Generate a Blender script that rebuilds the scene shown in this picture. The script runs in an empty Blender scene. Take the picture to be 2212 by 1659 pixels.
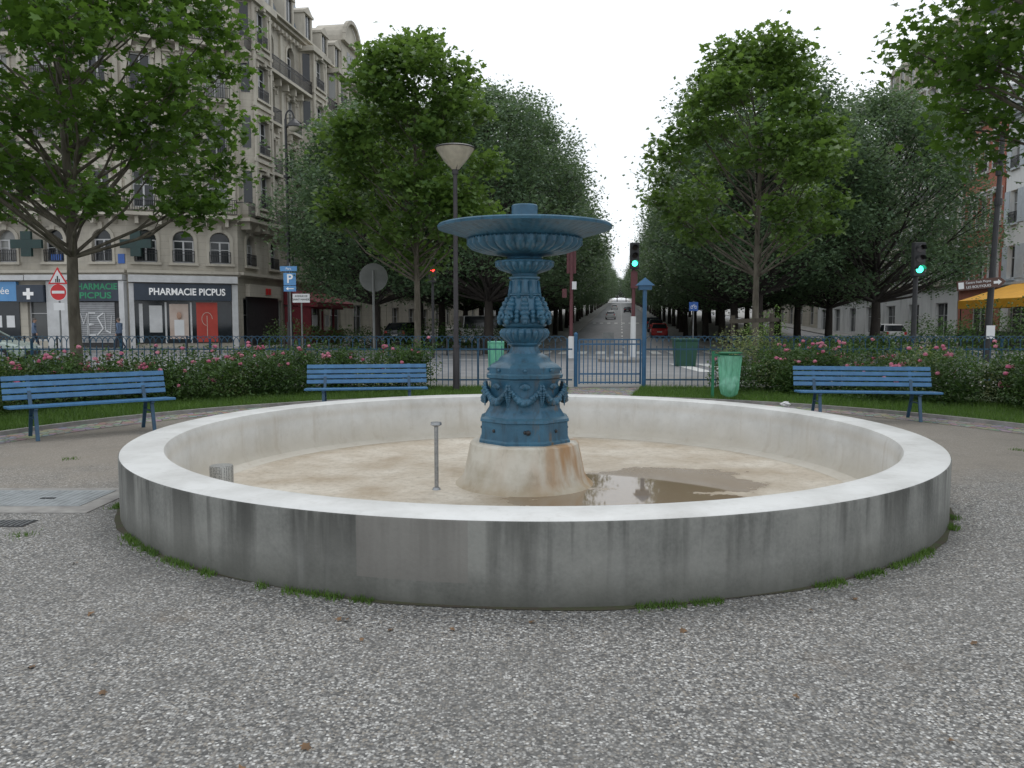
import bpy, math, random
import numpy as np
from mathutils import Vector, Matrix
random.seed(7); rng=np.random.default_rng(7)
R=math.radians
scene=bpy.context.scene
# ---------------------------------------------------------------- materials
def newmat(name):
    m=bpy.data.materials.new(name); m.use_nodes=True
    nt=m.node_tree; b=nt.nodes['Principled BSDF']
    return m,nt,b
def N(nt,t,**k):
    n=nt.nodes.new(t)
    for a,v in k.items(): setattr(n,a,v)
    return n
def c4(c): return (c[0],c[1],c[2],1)
def noise(nt,scale,detail=4,vec=None,rough=.55):
    n=N(nt,'ShaderNodeTexNoise'); n.inputs['Scale'].default_value=scale; n.inputs['Detail'].default_value=detail
    n.inputs['Roughness'].default_value=rough
    if vec: nt.links.new(vec,n.inputs['Vector'])
    return n.outputs['Fac']
def pos(nt,scale=(1,1,1)):
    g=N(nt,'ShaderNodeNewGeometry'); m=N(nt,'ShaderNodeMapping'); m.inputs['Scale'].default_value=scale
    nt.links.new(g.outputs['Position'],m.inputs['Vector']); return m.outputs['Vector']
def sepz(nt):
    g=N(nt,'ShaderNodeNewGeometry'); s=N(nt,'ShaderNodeSeparateXYZ'); nt.links.new(g.outputs['Position'],s.inputs[0]); return s.outputs
def mr(nt,v,a,b,c=0,d=1,smooth=False):
    n=N(nt,'ShaderNodeMapRange'); n.clamp=True
    if smooth: n.interpolation_type='SMOOTHSTEP'
    nt.links.new(v,n.inputs[0])
    for i,x in enumerate((a,b,c,d)): n.inputs[i+1].default_value=x
    return n.outputs[0]
def mth(nt,op,a,b=None,c=None):
    n=N(nt,'ShaderNodeMath',operation=op)
    for i,x in enumerate((a,b,c)):
        if x is None: continue
        if isinstance(x,(int,float)): n.inputs[i].default_value=x
        else: nt.links.new(x,n.inputs[i])
    return n.outputs[0]
def mixc(nt,f,a,b,blend='MIX'):
    n=N(nt,'ShaderNodeMix',data_type='RGBA',blend_type=blend)
    if isinstance(f,(int,float)): n.inputs[0].default_value=f
    else: nt.links.new(f,n.inputs[0])
    for i,x in ((6,a),(7,b)):
        if isinstance(x,tuple): n.inputs[i].default_value=c4(x)
        else: nt.links.new(x,n.inputs[i])
    return n.outputs[2]
def bump(nt,b,h,strength=.3,dist=.01):
    n=N(nt,'ShaderNodeBump'); n.inputs['Strength'].default_value=strength; n.inputs['Distance'].default_value=dist
    nt.links.new(h,n.inputs['Height']); nt.links.new(n.outputs[0],b.inputs['Normal'])
def mat(name,c1,c2=None,scale=4,rough=.6,metal=0,emis=None,es=1,bs=0,bscale=60,zs=1,spec=None):
    m,nt,b=newmat(name)
    b.inputs['Roughness'].default_value=rough; b.inputs['Metallic'].default_value=metal
    if spec is not None: b.inputs['Specular IOR Level'].default_value=spec
    if c2 is None: c2=tuple(x*.75 for x in c1)
    f=noise(nt,scale,5,pos(nt,(1,1,zs)))
    col=mixc(nt,mr(nt,f,.35,.65),c1,c2)
    nt.links.new(col,b.inputs['Base Color'])
    if emis: b.inputs['Emission Color'].default_value=c4(emis); b.inputs['Emission Strength'].default_value=es
    if bs: bump(nt,b,noise(nt,bscale,3,pos(nt)),bs)
    return m
def leafmat(name,dark,light,trans=.3,big=.5):
    m,nt,b=newmat(name)
    g=N(nt,'ShaderNodeNewGeometry')
    f=noise(nt,big,3,pos(nt))
    v=mth(nt,'ADD',mth(nt,'MULTIPLY',g.outputs['Random Per Island'],.6),mth(nt,'MULTIPLY',mr(nt,f,.35,.65),.4))
    col=mixc(nt,v,dark,light)
    nt.links.new(col,b.inputs['Base Color']); b.inputs['Roughness'].default_value=.45
    b.inputs['Specular IOR Level'].default_value=.35
    t=N(nt,'ShaderNodeBsdfTranslucent'); nt.links.new(mixc(nt,.5,col,(light[0]*1.5,light[1]*1.5,light[2]*.8)),t.inputs[0])
    mx=N(nt,'ShaderNodeMixShader'); mx.inputs[0].default_value=trans
    nt.links.new(b.outputs[0],mx.inputs[1]); nt.links.new(t.outputs[0],mx.inputs[2])
    nt.links.new(mx.outputs[0],nt.nodes['Material Output'].inputs[0])
    return m

M={}
# gravel (exposed aggregate)
m,nt,b=newmat('gravel_aggregate')
p=pos(nt)
def voro(nt,scale,vec,feature='F1',out='Color'):
    v=N(nt,'ShaderNodeTexVoronoi',feature=feature); v.inputs['Scale'].default_value=scale; nt.links.new(vec,v.inputs['Vector']); return v
v=voro(nt,88,p); s=N(nt,'ShaderNodeSeparateColor'); nt.links.new(v.outputs['Color'],s.inputs[0])
r=N(nt,'ShaderNodeValToRGB'); cr=r.color_ramp
cr.elements[0].position=0; cr.elements[0].color=(.05,.05,.05,1); cr.elements[1].position=1; cr.elements[1].color=(.72,.71,.68,1)
for q,cc in ((.22,(.12,.118,.113)),(.45,(.22,.216,.207)),(.6,(.27,.24,.20)),(.78,(.35,.345,.33)),(.93,(.46,.45,.43))):
    e=cr.elements.new(q); e.color=c4(cc)
nt.links.new(s.outputs[0],r.inputs[0])
edge=mr(nt,v.outputs['Distance'],.35,.75)
col=mixc(nt,mth(nt,'MULTIPLY',edge,.6),r.outputs[0],(.065,.062,.058))
lf=noise(nt,.55,6,p,.65); col=mixc(nt,mr(nt,lf,.40,.68,0,.38),col,(.145,.14,.13))
lf2=noise(nt,2.2,6,p,.7); col=mixc(nt,mr(nt,lf2,.48,.75,0,.4),col,(.085,.082,.078))
lf3=noise(nt,.9,7,p,.7); col=mixc(nt,mr(nt,lf3,.60,.70,0,.4),col,(.14,.105,.07))
xyz=sepz(nt)
far=mth(nt,'ADD',mr(nt,xyz[1],5.6,8.6),mth(nt,'MULTIPLY',mth(nt,'SUBTRACT',noise(nt,.9,5,p),.5),1.3))
sand=mixc(nt,noise(nt,60,3,p),(.33,.285,.23),(.16,.137,.112))
sand=mixc(nt,mr(nt,noise(nt,1.5,6,p,.7),.5,.7,0,.4),sand,(.11,.10,.085))
col=mixc(nt,mr(nt,far,.3,.9,0,.72),col,sand)
nt.links.new(col,b.inputs['Base Color']); b.inputs['Roughness'].default_value=.75
bump(nt,b,mth(nt,'SUBTRACT',1,v.outputs['Distance']),.5,.005)
M['gravel']=m
# concrete with streaks
m,nt,b=newmat('stained_concrete')
xyz=sepz(nt); p=pos(nt)
fine=noise(nt,45,4,p); base=mixc(nt,mr(nt,noise(nt,2.2,6,p,.65),.35,.65),(.225,.225,.205),(.125,.128,.118))
base=mixc(nt,mr(nt,fine,.3,.7,0,.35),base,(.27,.265,.245))
st=noise(nt,2.6,5,pos(nt,(1,1,.10)),.6); top=mr(nt,xyz[2],.0,.48,.15,1)
base=mixc(nt,mth(nt,'MULTIPLY',mr(nt,st,.50,.60),mth(nt,'MULTIPLY',top,.85)),base,(.045,.045,.04))
st2=noise(nt,12,3,pos(nt,(1,1,.05)),.5)
base=mixc(nt,mth(nt,'MULTIPLY',mr(nt,st2,.56,.68),mth(nt,'MULTIPLY',top,.6)),base,(.05,.05,.045))
st3=noise(nt,6,3,pos(nt,(1,1,.05)),.5)
base=mixc(nt,mth(nt,'MULTIPLY',mr(nt,st3,.60,.7),mr(nt,xyz[2],.5,.1,0,.3)),base,(.34,.34,.32))
bt=mr(nt,mth(nt,'ADD',xyz[2],mth(nt,'MULTIPLY',noise(nt,4,5,p),.2)),.08,.3,.72,0)
base=mixc(nt,bt,base,(.06,.062,.05))
inx=mth(nt,'MULTIPLY',mth(nt,'GREATER_THAN',xyz[0],-.87),mth(nt,'LESS_THAN',xyz[0],-.24))
inx=mth(nt,'MULTIPLY',inx,mth(nt,'MULTIPLY',mth(nt,'GREATER_THAN',xyz[2],.13),mth(nt,'LESS_THAN',xyz[1],5)))
base=mixc(nt,mth(nt,'MULTIPLY',inx,.6),base,(.18,.168,.152))
nt.links.new(base,b.inputs['Base Color']); b.inputs['Roughness'].default_value=.85
bump(nt,b,fine,.3,.007); M['concrete']=m
# white basin paint
m,nt,b=newmat('white_basin_paint')
xyz=sepz(nt); p=pos(nt)
base=mixc(nt,mr(nt,noise(nt,1.7,6,p,.65),.4,.7),(.64,.64,.625),(.49,.485,.465))
base=mixc(nt,mr(nt,noise(nt,6,7,p,.75),.52,.72,0,.35),base,(.36,.345,.31))
low=mr(nt,mth(nt,'ADD',xyz[2],mth(nt,'MULTIPLY',mth(nt,'SUBTRACT',noise(nt,3,5,pos(nt,(1,1,.3))),.5),.25)),.0,.36,.6,0)
base=mixc(nt,low,base,(.47,.41,.31))
tide=mth(nt,'MULTIPLY',mr(nt,xyz[2],.3,.36),mr(nt,xyz[2],.44,.38)); base=mixc(nt,mth(nt,'MULTIPLY',tide,.25),base,(.45,.38,.28))
base=mixc(nt,mr(nt,noise(nt,9,6,p,.7),.6,.8,0,.3),base,(.28,.26,.23))
dr=noise(nt,7,4,pos(nt,(1,1,.08)),.6); base=mixc(nt,mth(nt,'MULTIPLY',mr(nt,dr,.56,.7),mr(nt,xyz[2],.48,.40,0,.3)),base,(.36,.3,.22))
nt.links.new(base,b.inputs['Base Color']); b.inputs['Roughness'].default_value=.55
bump(nt,b,noise(nt,30,3,p),.15,.005); M['white']=m
# basin floor with puddle
m,nt,b=newmat('basin_floor_wet')
xyz=sepz(nt); p=pos(nt)
base=mixc(nt,mr(nt,noise(nt,1.1,7,p,.65),.35,.65),(.60,.55,.47),(.38,.31,.225))
base=mixc(nt,mr(nt,noise(nt,14,6,p,.7),.48,.72,0,.6),base,(.25,.205,.15))
base=mixc(nt,mr(nt,noise(nt,55,3,p,.7),.60,.73,0,.5),base,(.12,.10,.075))
def blob(cx,cy,rx,ry):
    a=mth(nt,'POWER',mth(nt,'DIVIDE',mth(nt,'SUBTRACT',xyz[0],cx),rx),2); a2=mth(nt,'POWER',mth(nt,'DIVIDE',mth(nt,'SUBTRACT',xyz[1],cy),ry),2)
    return mth(nt,'SQRT',mth(nt,'ADD',a,a2))
d=mth(nt,'MINIMUM',blob(1.55,8.0,1.0,.72),blob(1.1,6.9,1.15,.75))
d=mth(nt,'ADD',d,mth(nt,'MULTIPLY',mth(nt,'SUBTRACT',noise(nt,2.3,5,p,.6),.5),1.3))
wet=mr(nt,d,.88,1.02,1,0,True)
damp=mr(nt,d,.9,1.6,.5,0)
base=mixc(nt,damp,base,(.33,.26,.18))
base=mixc(nt,mth(nt,'MULTIPLY',wet,.85),base,(.21,.155,.10))
nt.links.new(base,b.inputs['Base Color'])
nt.links.new(mr(nt,wet,0,1,.6,.03),b.inputs['Roughness']); b.inputs['IOR'].default_value=1.42
M['floor']=m
# plinth
m,nt,b=newmat('plinth_rusty_white')
xyz=sepz(nt); p=pos(nt)
base=mixc(nt,mr(nt,noise(nt,3,6,p,.6),.4,.7),(.57,.54,.47),(.38,.33,.25))
rs=noise(nt,4.5,4,pos(nt,(1,1,.15)),.5)
rx_=mr(nt,xyz[0],.15,.5)
base=mixc(nt,mth(nt,'MULTIPLY',mr(nt,rs,.42,.6),mth(nt,'ADD',mth(nt,'MULTIPLY',rx_,.75),.12)),base,(.33,.165,.05))
base=mixc(nt,mr(nt,noise(nt,9,6,pos(nt,(1,1,.3)),.7),.55,.75,0,.5),base,(.2,.17,.12))
base=mixc(nt,mr(nt,xyz[2],-.07,.05,.5,0),base,(.3,.22,.12))
nt.links.new(base,b.inputs['Base Color']); b.inputs['Roughness'].default_value=.6; bump(nt,b,noise(nt,25,4,p),.2,.006); M['plinth']=m
# blue cast-iron paint
m,nt,b=newmat('blue_iron_paint')
xyz=sepz(nt); p=pos(nt)
base=mixc(nt,mr(nt,noise(nt,5,6,p,.6),.35,.65),(.036,.132,.215),(.024,.085,.142))
sk=noise(nt,16,4,pos(nt,(1,1,.13)),.6)
base=mixc(nt,mr(nt,sk,.52,.7,0,.7),base,(.011,.028,.04))
base=mixc(nt,mth(nt,'MULTIPLY',mr(nt,noise(nt,11,4,pos(nt,(1,1,.2)),.6),.54,.66),mth(nt,'MULTIPLY',mr(nt,xyz[0],.1,.35),mr(nt,xyz[2],1.1,.95))),base,(.13,.075,.025))
base=mixc(nt,mr(nt,noise(nt,23,5,p,.7),.58,.75,0,.35),base,(.10,.21,.28))
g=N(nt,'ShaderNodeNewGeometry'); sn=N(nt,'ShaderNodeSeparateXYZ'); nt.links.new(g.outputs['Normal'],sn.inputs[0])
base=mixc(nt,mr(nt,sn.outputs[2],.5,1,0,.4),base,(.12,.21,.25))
nt.links.new(base,b.inputs['Base Color']); b.inputs['Roughness'].default_value=.40
bump(nt,b,noise(nt,40,4,p),.35,.008); M['iron_blue']=m
# stone facade
def stone(name,c1,c2,joint=.42):
    m,nt,b=newmat(name); xyz=sepz(nt); p=pos(nt)
    base=mixc(nt,mr(nt,noise(nt,.35,6,p,.65),.35,.65),c1,c2)
    base=mixc(nt,mr(nt,noise(nt,1.2,5,pos(nt,(1,1,.2)),.6),.52,.72,0,.5),base,tuple(x*.5 for x in c2))
    if joint:
        fr=mth(nt,'FRACT',mth(nt,'DIVIDE',xyz[2],joint)); base=mixc(nt,mr(nt,fr,.0,.07,.5,0),base,tuple(x*.35 for x in c2))
    nt.links.new(base,b.inputs['Base Color']); b.inputs['Roughness'].default_value=.85
    return m
M['stoneA']=stone('limestone_facade',(.50,.46,.385),(.37,.335,.28))
M['stoneB']=stone('limestone_facade_pale',(.52,.48,.40),(.40,.365,.30))
M['trimA']=stone('limestone_trim',(.54,.50,.42),(.40,.365,.305),0)
M['white_wall']=stone('white_render',(.74,.74,.73),(.62,.62,.61),0)
# brick
m,nt,b=newmat('red_brick_wall')
br=N(nt,'ShaderNodeTexBrick'); br.inputs['Scale'].default_value=1; br.inputs['Brick Width'].default_value=.24; br.inputs['Row Height'].default_value=.08; br.inputs['Mortar Size'].default_value=.008
xyz=sepz(nt); cb=N(nt,'ShaderNodeCombineXYZ'); nt.links.new(mth(nt,'ADD',xyz[0],xyz[1]),cb.inputs[0]); nt.links.new(xyz[2],cb.inputs[1]); nt.links.new(cb.outputs[0],br.inputs['Vector'])
br.inputs['Color1'].default_value=(.45,.13,.08,1); br.inputs['Color2'].default_value=(.38,.10,.06,1); br.inputs['Mortar'].default_value=(.35,.25,.2,1)
nt.links.new(br.outputs['Color'],b.inputs['Base Color']); b.inputs['Roughness'].default_value=.85; M['brick']=m
# window glass with curtains
m,nt,b=newmat('window_glass')
g=N(nt,'ShaderNodeNewGeometry')
nt.links.new(mixc(nt,mr(nt,g.outputs['Random Per Island'],.55,.8),(.02,.024,.028),(.25,.25,.24)),b.inputs['Base Color'])
b.inputs['Roughness'].default_value=.08; M['glass']=m
# cobbles
m,nt,b=newmat('cobble_setts'); p=pos(nt)
v=voro(nt,9,p); e=voro(nt,9,p,'DISTANCE_TO_EDGE')
base=mixc(nt,noise(nt,3,5,p),(.2,.19,.175),(.33,.31,.28)); base=mixc(nt,.4,base,v.outputs['Color'],'SOFT_LIGHT')
base=mixc(nt,mr(nt,e.outputs['Distance'],.0,.08,1,0),base,(.09,.085,.055))
nt.links.new(base,b.inputs['Base Color']); b.inputs['Roughness'].default_value=.8; bump(nt,b,mr(nt,e.outputs['Distance'],0,.15),.6,.015); M['cobble']=m

M['asphalt']=mat('asphalt',(.25,.25,.255),(.19,.19,.195),1.2,.75,bs=.3,bscale=90)
M['pavement']=mat('pavement_stone',(.30,.29,.275),(.22,.215,.20),1.5,.85)
M['kerb']=mat('granite_kerb',(.3,.29,.27),(.2,.19,.18),6,.8)
M['moss']=mat('moss_and_soil',(.06,.07,.03),(.07,.055,.04),9,.95)
M['grassbase']=mat('lawn_soil',(.05,.095,.025),(.07,.10,.03),5,.95)
M['paint']=mat('road_paint_white',(.75,.75,.73),(.5,.5,.48),6,.7)
M['bench']=mat('bench_blue_paint',(.055,.18,.35),(.04,.135,.27),9,.42,bs=.1)
M['bench_iron']=mat('bench_iron',(.03,.085,.15),(.02,.06,.11),9,.45)
M['fence']=mat('fence_blue_paint',(.022,.095,.18),(.016,.07,.13),5,.45)
M['gate']=mat('gate_blue_paint',(.035,.13,.26),(.025,.10,.2),5,.4)
M['dark']=mat('dark_iron',(.03,.03,.032),(.018,.018,.02),5,.5)
M['lampbrown']=mat('lamp_post_paint',(.05,.045,.05),(.035,.03,.035),5,.5)
M['lampglass']=mat('frosted_lamp_glass',(.62,.56,.46),(.5,.45,.37),8,.3)
M['steel']=mat('galvanised_steel',(.36,.37,.38),(.25,.26,.27),30,.4,.7)
M['plate']=mat('worn_steel_plate',(.33,.35,.36),(.24,.255,.26),7,.5,.1)
M['bark']=mat('plane_bark',(.16,.14,.11),(.07,.06,.045),6,.9,bs=.5,bscale=18,zs=.3)
M['barkd']=mat('dark_bark',(.05,.042,.035),(.028,.022,.02),5,.95,zs=.3)
M['leaf_plane']=leafmat('plane_leaves',(.03,.08,.014),(.125,.225,.04),.42,.7)
M['leaf_young']=leafmat('young_plane_leaves',(.05,.11,.03),(.145,.235,.055),.42,.7)  # lighter leaf green for the younger plane trees and one hedge
M['leaf_hazed']=leafmat('hazed_street_tree_leaves',(.055,.105,.062),(.14,.21,.115),.4,.35)  # avenue tree greens lightened and blued, distance haze put into the leaf colour
M['leaf_rose']=leafmat('rose_leaves',(.02,.055,.016),(.11,.19,.055),.3,1.4)
M['leaf_pale']=leafmat('variegated_leaves',(.12,.17,.06),(.36,.4,.2),.25,3)
M['grass']=leafmat('grass_blades',(.045,.10,.018),(.14,.24,.05),.3,1.5)
M['petal']=leafmat('rose_petals',(.5,.09,.2),(.75,.33,.42),.2,3)
M['zinc']=mat('zinc_roof',(.17,.2,.24),(.13,.15,.18),1,.5)
M['shutter']=mat('roller_shutter',(.36,.37,.38),(.28,.28,.29),3,.5,.2)
M['navy']=mat('shop_sign_navy',(.035,.05,.075),(.028,.04,.06),3,.4)
M['shopwhite']=mat('shop_white',(.6,.6,.6),(.5,.5,.5),2,.5)
M['text_white']=mat('letter_white',(.8,.8,.8),None,3,.4,emis=(1,1,1),es=.15)
M['text_green']=mat('letter_green',(.03,.3,.14),None,3,.4)
M['text_black']=mat('letter_black',(.02,.02,.02),None,3,.5)
M['green_d']=mat('pharmacy_cross_green',(.008,.04,.035),(.008,.03,.028),3,.4)
M['red']=mat('poster_red',(.5,.06,.04),(.42,.045,.03),2,.5)
M['poster_pink']=mat('poster_light',(.6,.5,.44),(.45,.34,.28),1.3,.5)
M['awning_red']=mat('awning_bordeaux',(.2,.025,.035),(.15,.02,.028),3,.8)
M['awning_yel']=mat('awning_yellow',(.8,.4,.02),(.7,.33,.015),2,.7)
M['signred']=mat('sign_red',(.6,.02,.025),(.5,.02,.02),2,.4)
M['signblue']=mat('sign_blue',(.03,.12,.42),(.03,.1,.36),2,.4)
M['signlblue']=mat('sign_light_blue',(.12,.32,.6),(.1,.28,.55),2,.4)
M['signwhite']=mat('sign_white',(.75,.75,.75),(.68,.68,.68),2,.4)
M['signbrown']=mat('sign_brown',(.09,.035,.02),(.075,.03,.02),2,.4)
M['signgrey']=mat('sign_back_grey',(.19,.195,.19),(.15,.155,.15),4,.5)
M['maroon']=mat('post_maroon',(.13,.04,.045),(.10,.03,.035),4,.5)
M['binframe']=mat('bin_green_frame',(.02,.19,.09),(.015,.15,.07),4,.45)
M['binmint']=mat('bin_mint_slats',(.2,.6,.42),(.16,.5,.36),4,.45)
M['wshutter']=mat('window_shutter_grey',(.5,.54,.57),(.42,.46,.5),4,.6)
m,nt,b=newmat('bin_green_bag'); b.inputs['Base Color'].default_value=(.38,.82,.62,1); b.inputs['Roughness'].default_value=.3
t=N(nt,'ShaderNodeBsdfTransparent'); t.inputs[0].default_value=(.8,1,.92,1); mx=N(nt,'ShaderNodeMixShader'); tl=N(nt,'ShaderNodeBsdfTranslucent'); tl.inputs[0].default_value=(.4,.85,.65,1); mx2=N(nt,'ShaderNodeMixShader'); mx2.inputs[0].default_value=.4
nt.links.new(b.outputs[0],mx2.inputs[1]); nt.links.new(tl.outputs[0],mx2.inputs[2])
nt.links.new(mr(nt,noise(nt,14,3,pos(nt,(1,1,.3))),.35,.65,.3,.6),mx.inputs[0]); nt.links.new(mx2.outputs[0],mx.inputs[1]); nt.links.new(t.outputs[0],mx.inputs[2]); nt.links.new(mx.outputs[0],nt.nodes['Material Output'].inputs[0]); M['bag']=m
M['bin_dark']=mat('bin_dark_green',(.02,.09,.055),None,4,.5)
M['lit_green']=mat('lit_green_lens',(.05,.6,.4),None,3,.4,emis=(.05,1,.55),es=5)
M['lit_red']=mat('lit_red_lens',(.6,.02,.02),None,3,.4,emis=(1,.04,.03),es=5)
M['lens']=mat('unlit_lens',(.03,.02,.02),None,3,.2)
M['tyre']=mat('tyre_rubber',(.02,.02,.02),None,3,.8)
M['carglass']=mat('car_glass',(.02,.025,.03),None,3,.06)
M['car_silver']=mat('car_paint_silver_green',(.36,.42,.38),(.32,.38,.34),2,.25,.2)
M['car_red']=mat('car_paint_red',(.5,.02,.02),(.45,.02,.02),2,.25)
M['car_white']=mat('car_paint_white',(.7,.7,.7),(.65,.65,.65),2,.25)
M['car_dark']=mat('car_paint_dark',(.03,.035,.045),None,2,.25)
M['skin']=mat('skin',(.45,.27,.19),None,5,.5)
M['hair']=mat('hair_grey',(.12,.1,.09),None,20,.7)
M['dryleaf']=mat('dry_leaf',(.2,.11,.05),(.1,.06,.03),20,.8)
M['wood']=mat('weathered_timber',(.10,.085,.065),(.06,.05,.04),8,.85,zs=.2)
# ---------------------------------------------------------------- builders
def link(o,parent=None):
    scene.collection.objects.link(o)
    if parent: o.parent=parent
    return o
def empty(name,loc=(0,0,0),rz=0):
    e=bpy.data.objects.new(name,None); e.location=loc; e.rotation_euler=(0,0,rz); e.empty_display_size=.2
    return link(e)
class MB:
    def __init__(s): s.v=[];s.f=[];s.m=[]
    def add(s,vs,fs,mi=0):
        k=len(s.v); s.v+= [tuple(x) for x in vs]; s.f+=[tuple(i+k for i in f) for f in fs]; s.m+=[mi]*len(fs)
    def poly(s,vs,mi=0): s.add(vs,[tuple(range(len(vs)))],mi)
    def hexa(s,vs,mi=0): s.add(vs,[(0,3,2,1),(4,5,6,7),(0,1,5,4),(1,2,6,5),(2,3,7,6),(3,0,4,7)],mi)
    def box(s,c,sz,mi=0,rz=0,rx=0):
        M_=Matrix.Rotation(rz,3,'Z')@Matrix.Rotation(rx,3,'X'); h=[x/2 for x in sz]
        vs=[Vector(c)+M_@Vector((a*h[0],b_*h[1],d_*h[2])) for d_ in(-1,1) for a,b_ in((-1,-1),(1,-1),(1,1),(-1,1))]
        s.hexa(vs,mi)
    def bar(s,p0,p1,w,h,mi=0,up=(0,0,1)):
        p0=Vector(p0);p1=Vector(p1);d=(p1-p0).normalized(); u=Vector(up)
        if abs(d.dot(u))>.95: u=Vector((0,1,0))
        a=d.cross(u).normalized(); b_=a.cross(d)
        vs=[]
        for p_ in(p0,p1):
            for x,y in((-1,-1),(1,-1),(1,1),(-1,1)): vs.append(p_+a*w/2*x+b_*h/2*y)
        s.hexa(vs,mi)
    def cyl(s,p0,p1,r0,r1=None,n=10,mi=0,caps=True):
        if r1 is None:r1=r0
        p0=Vector(p0);p1=Vector(p1);d=(p1-p0).normalized(); u=Vector((0,0,1)) if abs(d.z)<.95 else Vector((0,1,0))
        a=d.cross(u).normalized(); b_=a.cross(d)
        vs=[]
        for p_,r in((p0,r0),(p1,r1)):
            for i in range(n):
                t=2*math.pi*i/n; vs.append(p_+a*r*math.cos(t)+b_*r*math.sin(t))
        fs=[(i,(i+1)%n,n+(i+1)%n,n+i) for i in range(n)]
        if caps: fs+=[tuple(range(n))[::-1],tuple(range(n,2*n))]
        s.add(vs,fs,mi)
    def lathe(s,prof,n=64,c=(0,0),mi=0,cap0=False,cap1=False):
        vs=[]
        for q in prof:
            for i in range(n):
                t=2*math.pi*i/n; k=q[2](t) if len(q)>2 and q[2] else 1
                vs.append((c[0]+q[0]*k*math.cos(t),c[1]+q[0]*k*math.sin(t),q[1]))
        fs=[]
        for j in range(len(prof)-1):
            for i in range(n):
                fs.append((j*n+i,j*n+(i+1)%n,(j+1)*n+(i+1)%n,(j+1)*n+i))
        if cap0: fs.append(tuple(range(n))[::-1])
        if cap1: fs.append(tuple((len(prof)-1)*n+i for i in range(n)))
        s.add(vs,fs,mi)
    def blob(s,c,r,mi=0,n=8,m_=5,jit=0):
        if not hasattr(r,'__len__'): r=(r,r,r)
        vs=[];fs=[]
        for j in range(m_+1):
            ph=math.pi*j/m_
            for i in range(n):
                t=2*math.pi*i/n; k=1+random.uniform(-jit,jit)
                vs.append((c[0]+r[0]*k*math.sin(ph)*math.cos(t),c[1]+r[1]*k*math.sin(ph)*math.sin(t),c[2]+r[2]*math.cos(ph)))
        for j in range(m_):
            for i in range(n): fs.append((j*n+i,(j+1)*n+i,(j+1)*n+(i+1)%n,j*n+(i+1)%n))
        s.add(vs,fs,mi)
    def mesh(s,name,mats,smooth=False):
        me=bpy.data.meshes.new(name); me.from_pydata(s.v,[],s.f)
        for x in mats: me.materials.append(x)
        me.polygons.foreach_set('material_index',s.m)
        if smooth: me.polygons.foreach_set('use_smooth',[True]*len(s.f))
        me.update(); return me
    def obj(s,name,mats,parent=None,smooth=False,loc=(0,0,0),rz=0,bevel=0,auto=False):
        o=bpy.data.objects.new(name,s.mesh(name,mats,smooth)); o.location=loc; o.rotation_euler=(0,0,rz); link(o,parent)
        if bevel:
            bm=o.modifiers.new('b','BEVEL'); bm.width=bevel; bm.segments=2; bm.limit_method='ANGLE'
        if auto:
            e=o.modifiers.new('e','EDGE_SPLIT'); e.split_angle=R(35)
        return o
def text(body,loc,size,rz,m_,parent=None,name='lettering',align='CENTER',sx=1,ext=.006,bold=0):
    c=bpy.data.curves.new(name,'FONT'); c.body=body; c.size=size; c.align_x=align; c.align_y='CENTER'; c.extrude=ext; c.offset=bold
    c.materials.append(m_)
    o=bpy.data.objects.new(name,c); o.location=loc; o.rotation_euler=(R(90),0,rz); o.scale=(sx,1,1); return link(o,parent)
MAPLE=np.array([(0,-.5),(.12,-.3),(.5,-.28),(.34,-.05),(.52,.2),(.22,.2),(0,.58),(-.22,.2),(-.52,.2),(-.34,-.05),(-.5,-.28),(-.12,-.3)])
KITE=np.array([(0,-.5),(.28,0),(0,.5),(-.28,0)])
def leaves(name,P,size,tmpl,up=.6,droop=0):
    n=len(P);K=len(tmpl)
    nr=rng.normal(size=(n,3)); nr/=np.linalg.norm(nr,axis=1)[:,None]; nr[:,2]=np.abs(nr[:,2])+up; nr/=np.linalg.norm(nr,axis=1)[:,None]
    a=rng.normal(size=(n,3)); t=np.cross(nr,a); t/=np.linalg.norm(t,axis=1)[:,None]; u=np.cross(nr,t)
    s=size*rng.uniform(.6,1.25,size=n)
    V=P[:,None,:]+s[:,None,None]*(t[:,None,:]*tmpl[None,:,0:1]+u[:,None,:]*tmpl[None,:,1:2]+nr[:,None,:]*(-.35*np.abs(tmpl[None,:,0:1])))
    V=V.reshape(-1,3)
    me=bpy.data.meshes.new(name)
    me.vertices.add(len(V)); me.vertices.foreach_set('co',V.ravel())
    me.loops.add(n*K); me.loops.foreach_set('vertex_index',np.arange(n*K,dtype=np.int32))
    me.polygons.add(n); me.polygons.foreach_set('loop_start',np.arange(n,dtype=np.int32)*K); me.polygons.foreach_set('loop_total',np.full(n,K,dtype=np.int32))
    me.update(calc_edges=True); me.validate()
    return me
def ball(n):
    d=rng.normal(size=(n,3)); d/=np.linalg.norm(d,axis=1)[:,None]; return d*(rng.uniform(.1,1.1,size=n)**.5)[:,None]
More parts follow.
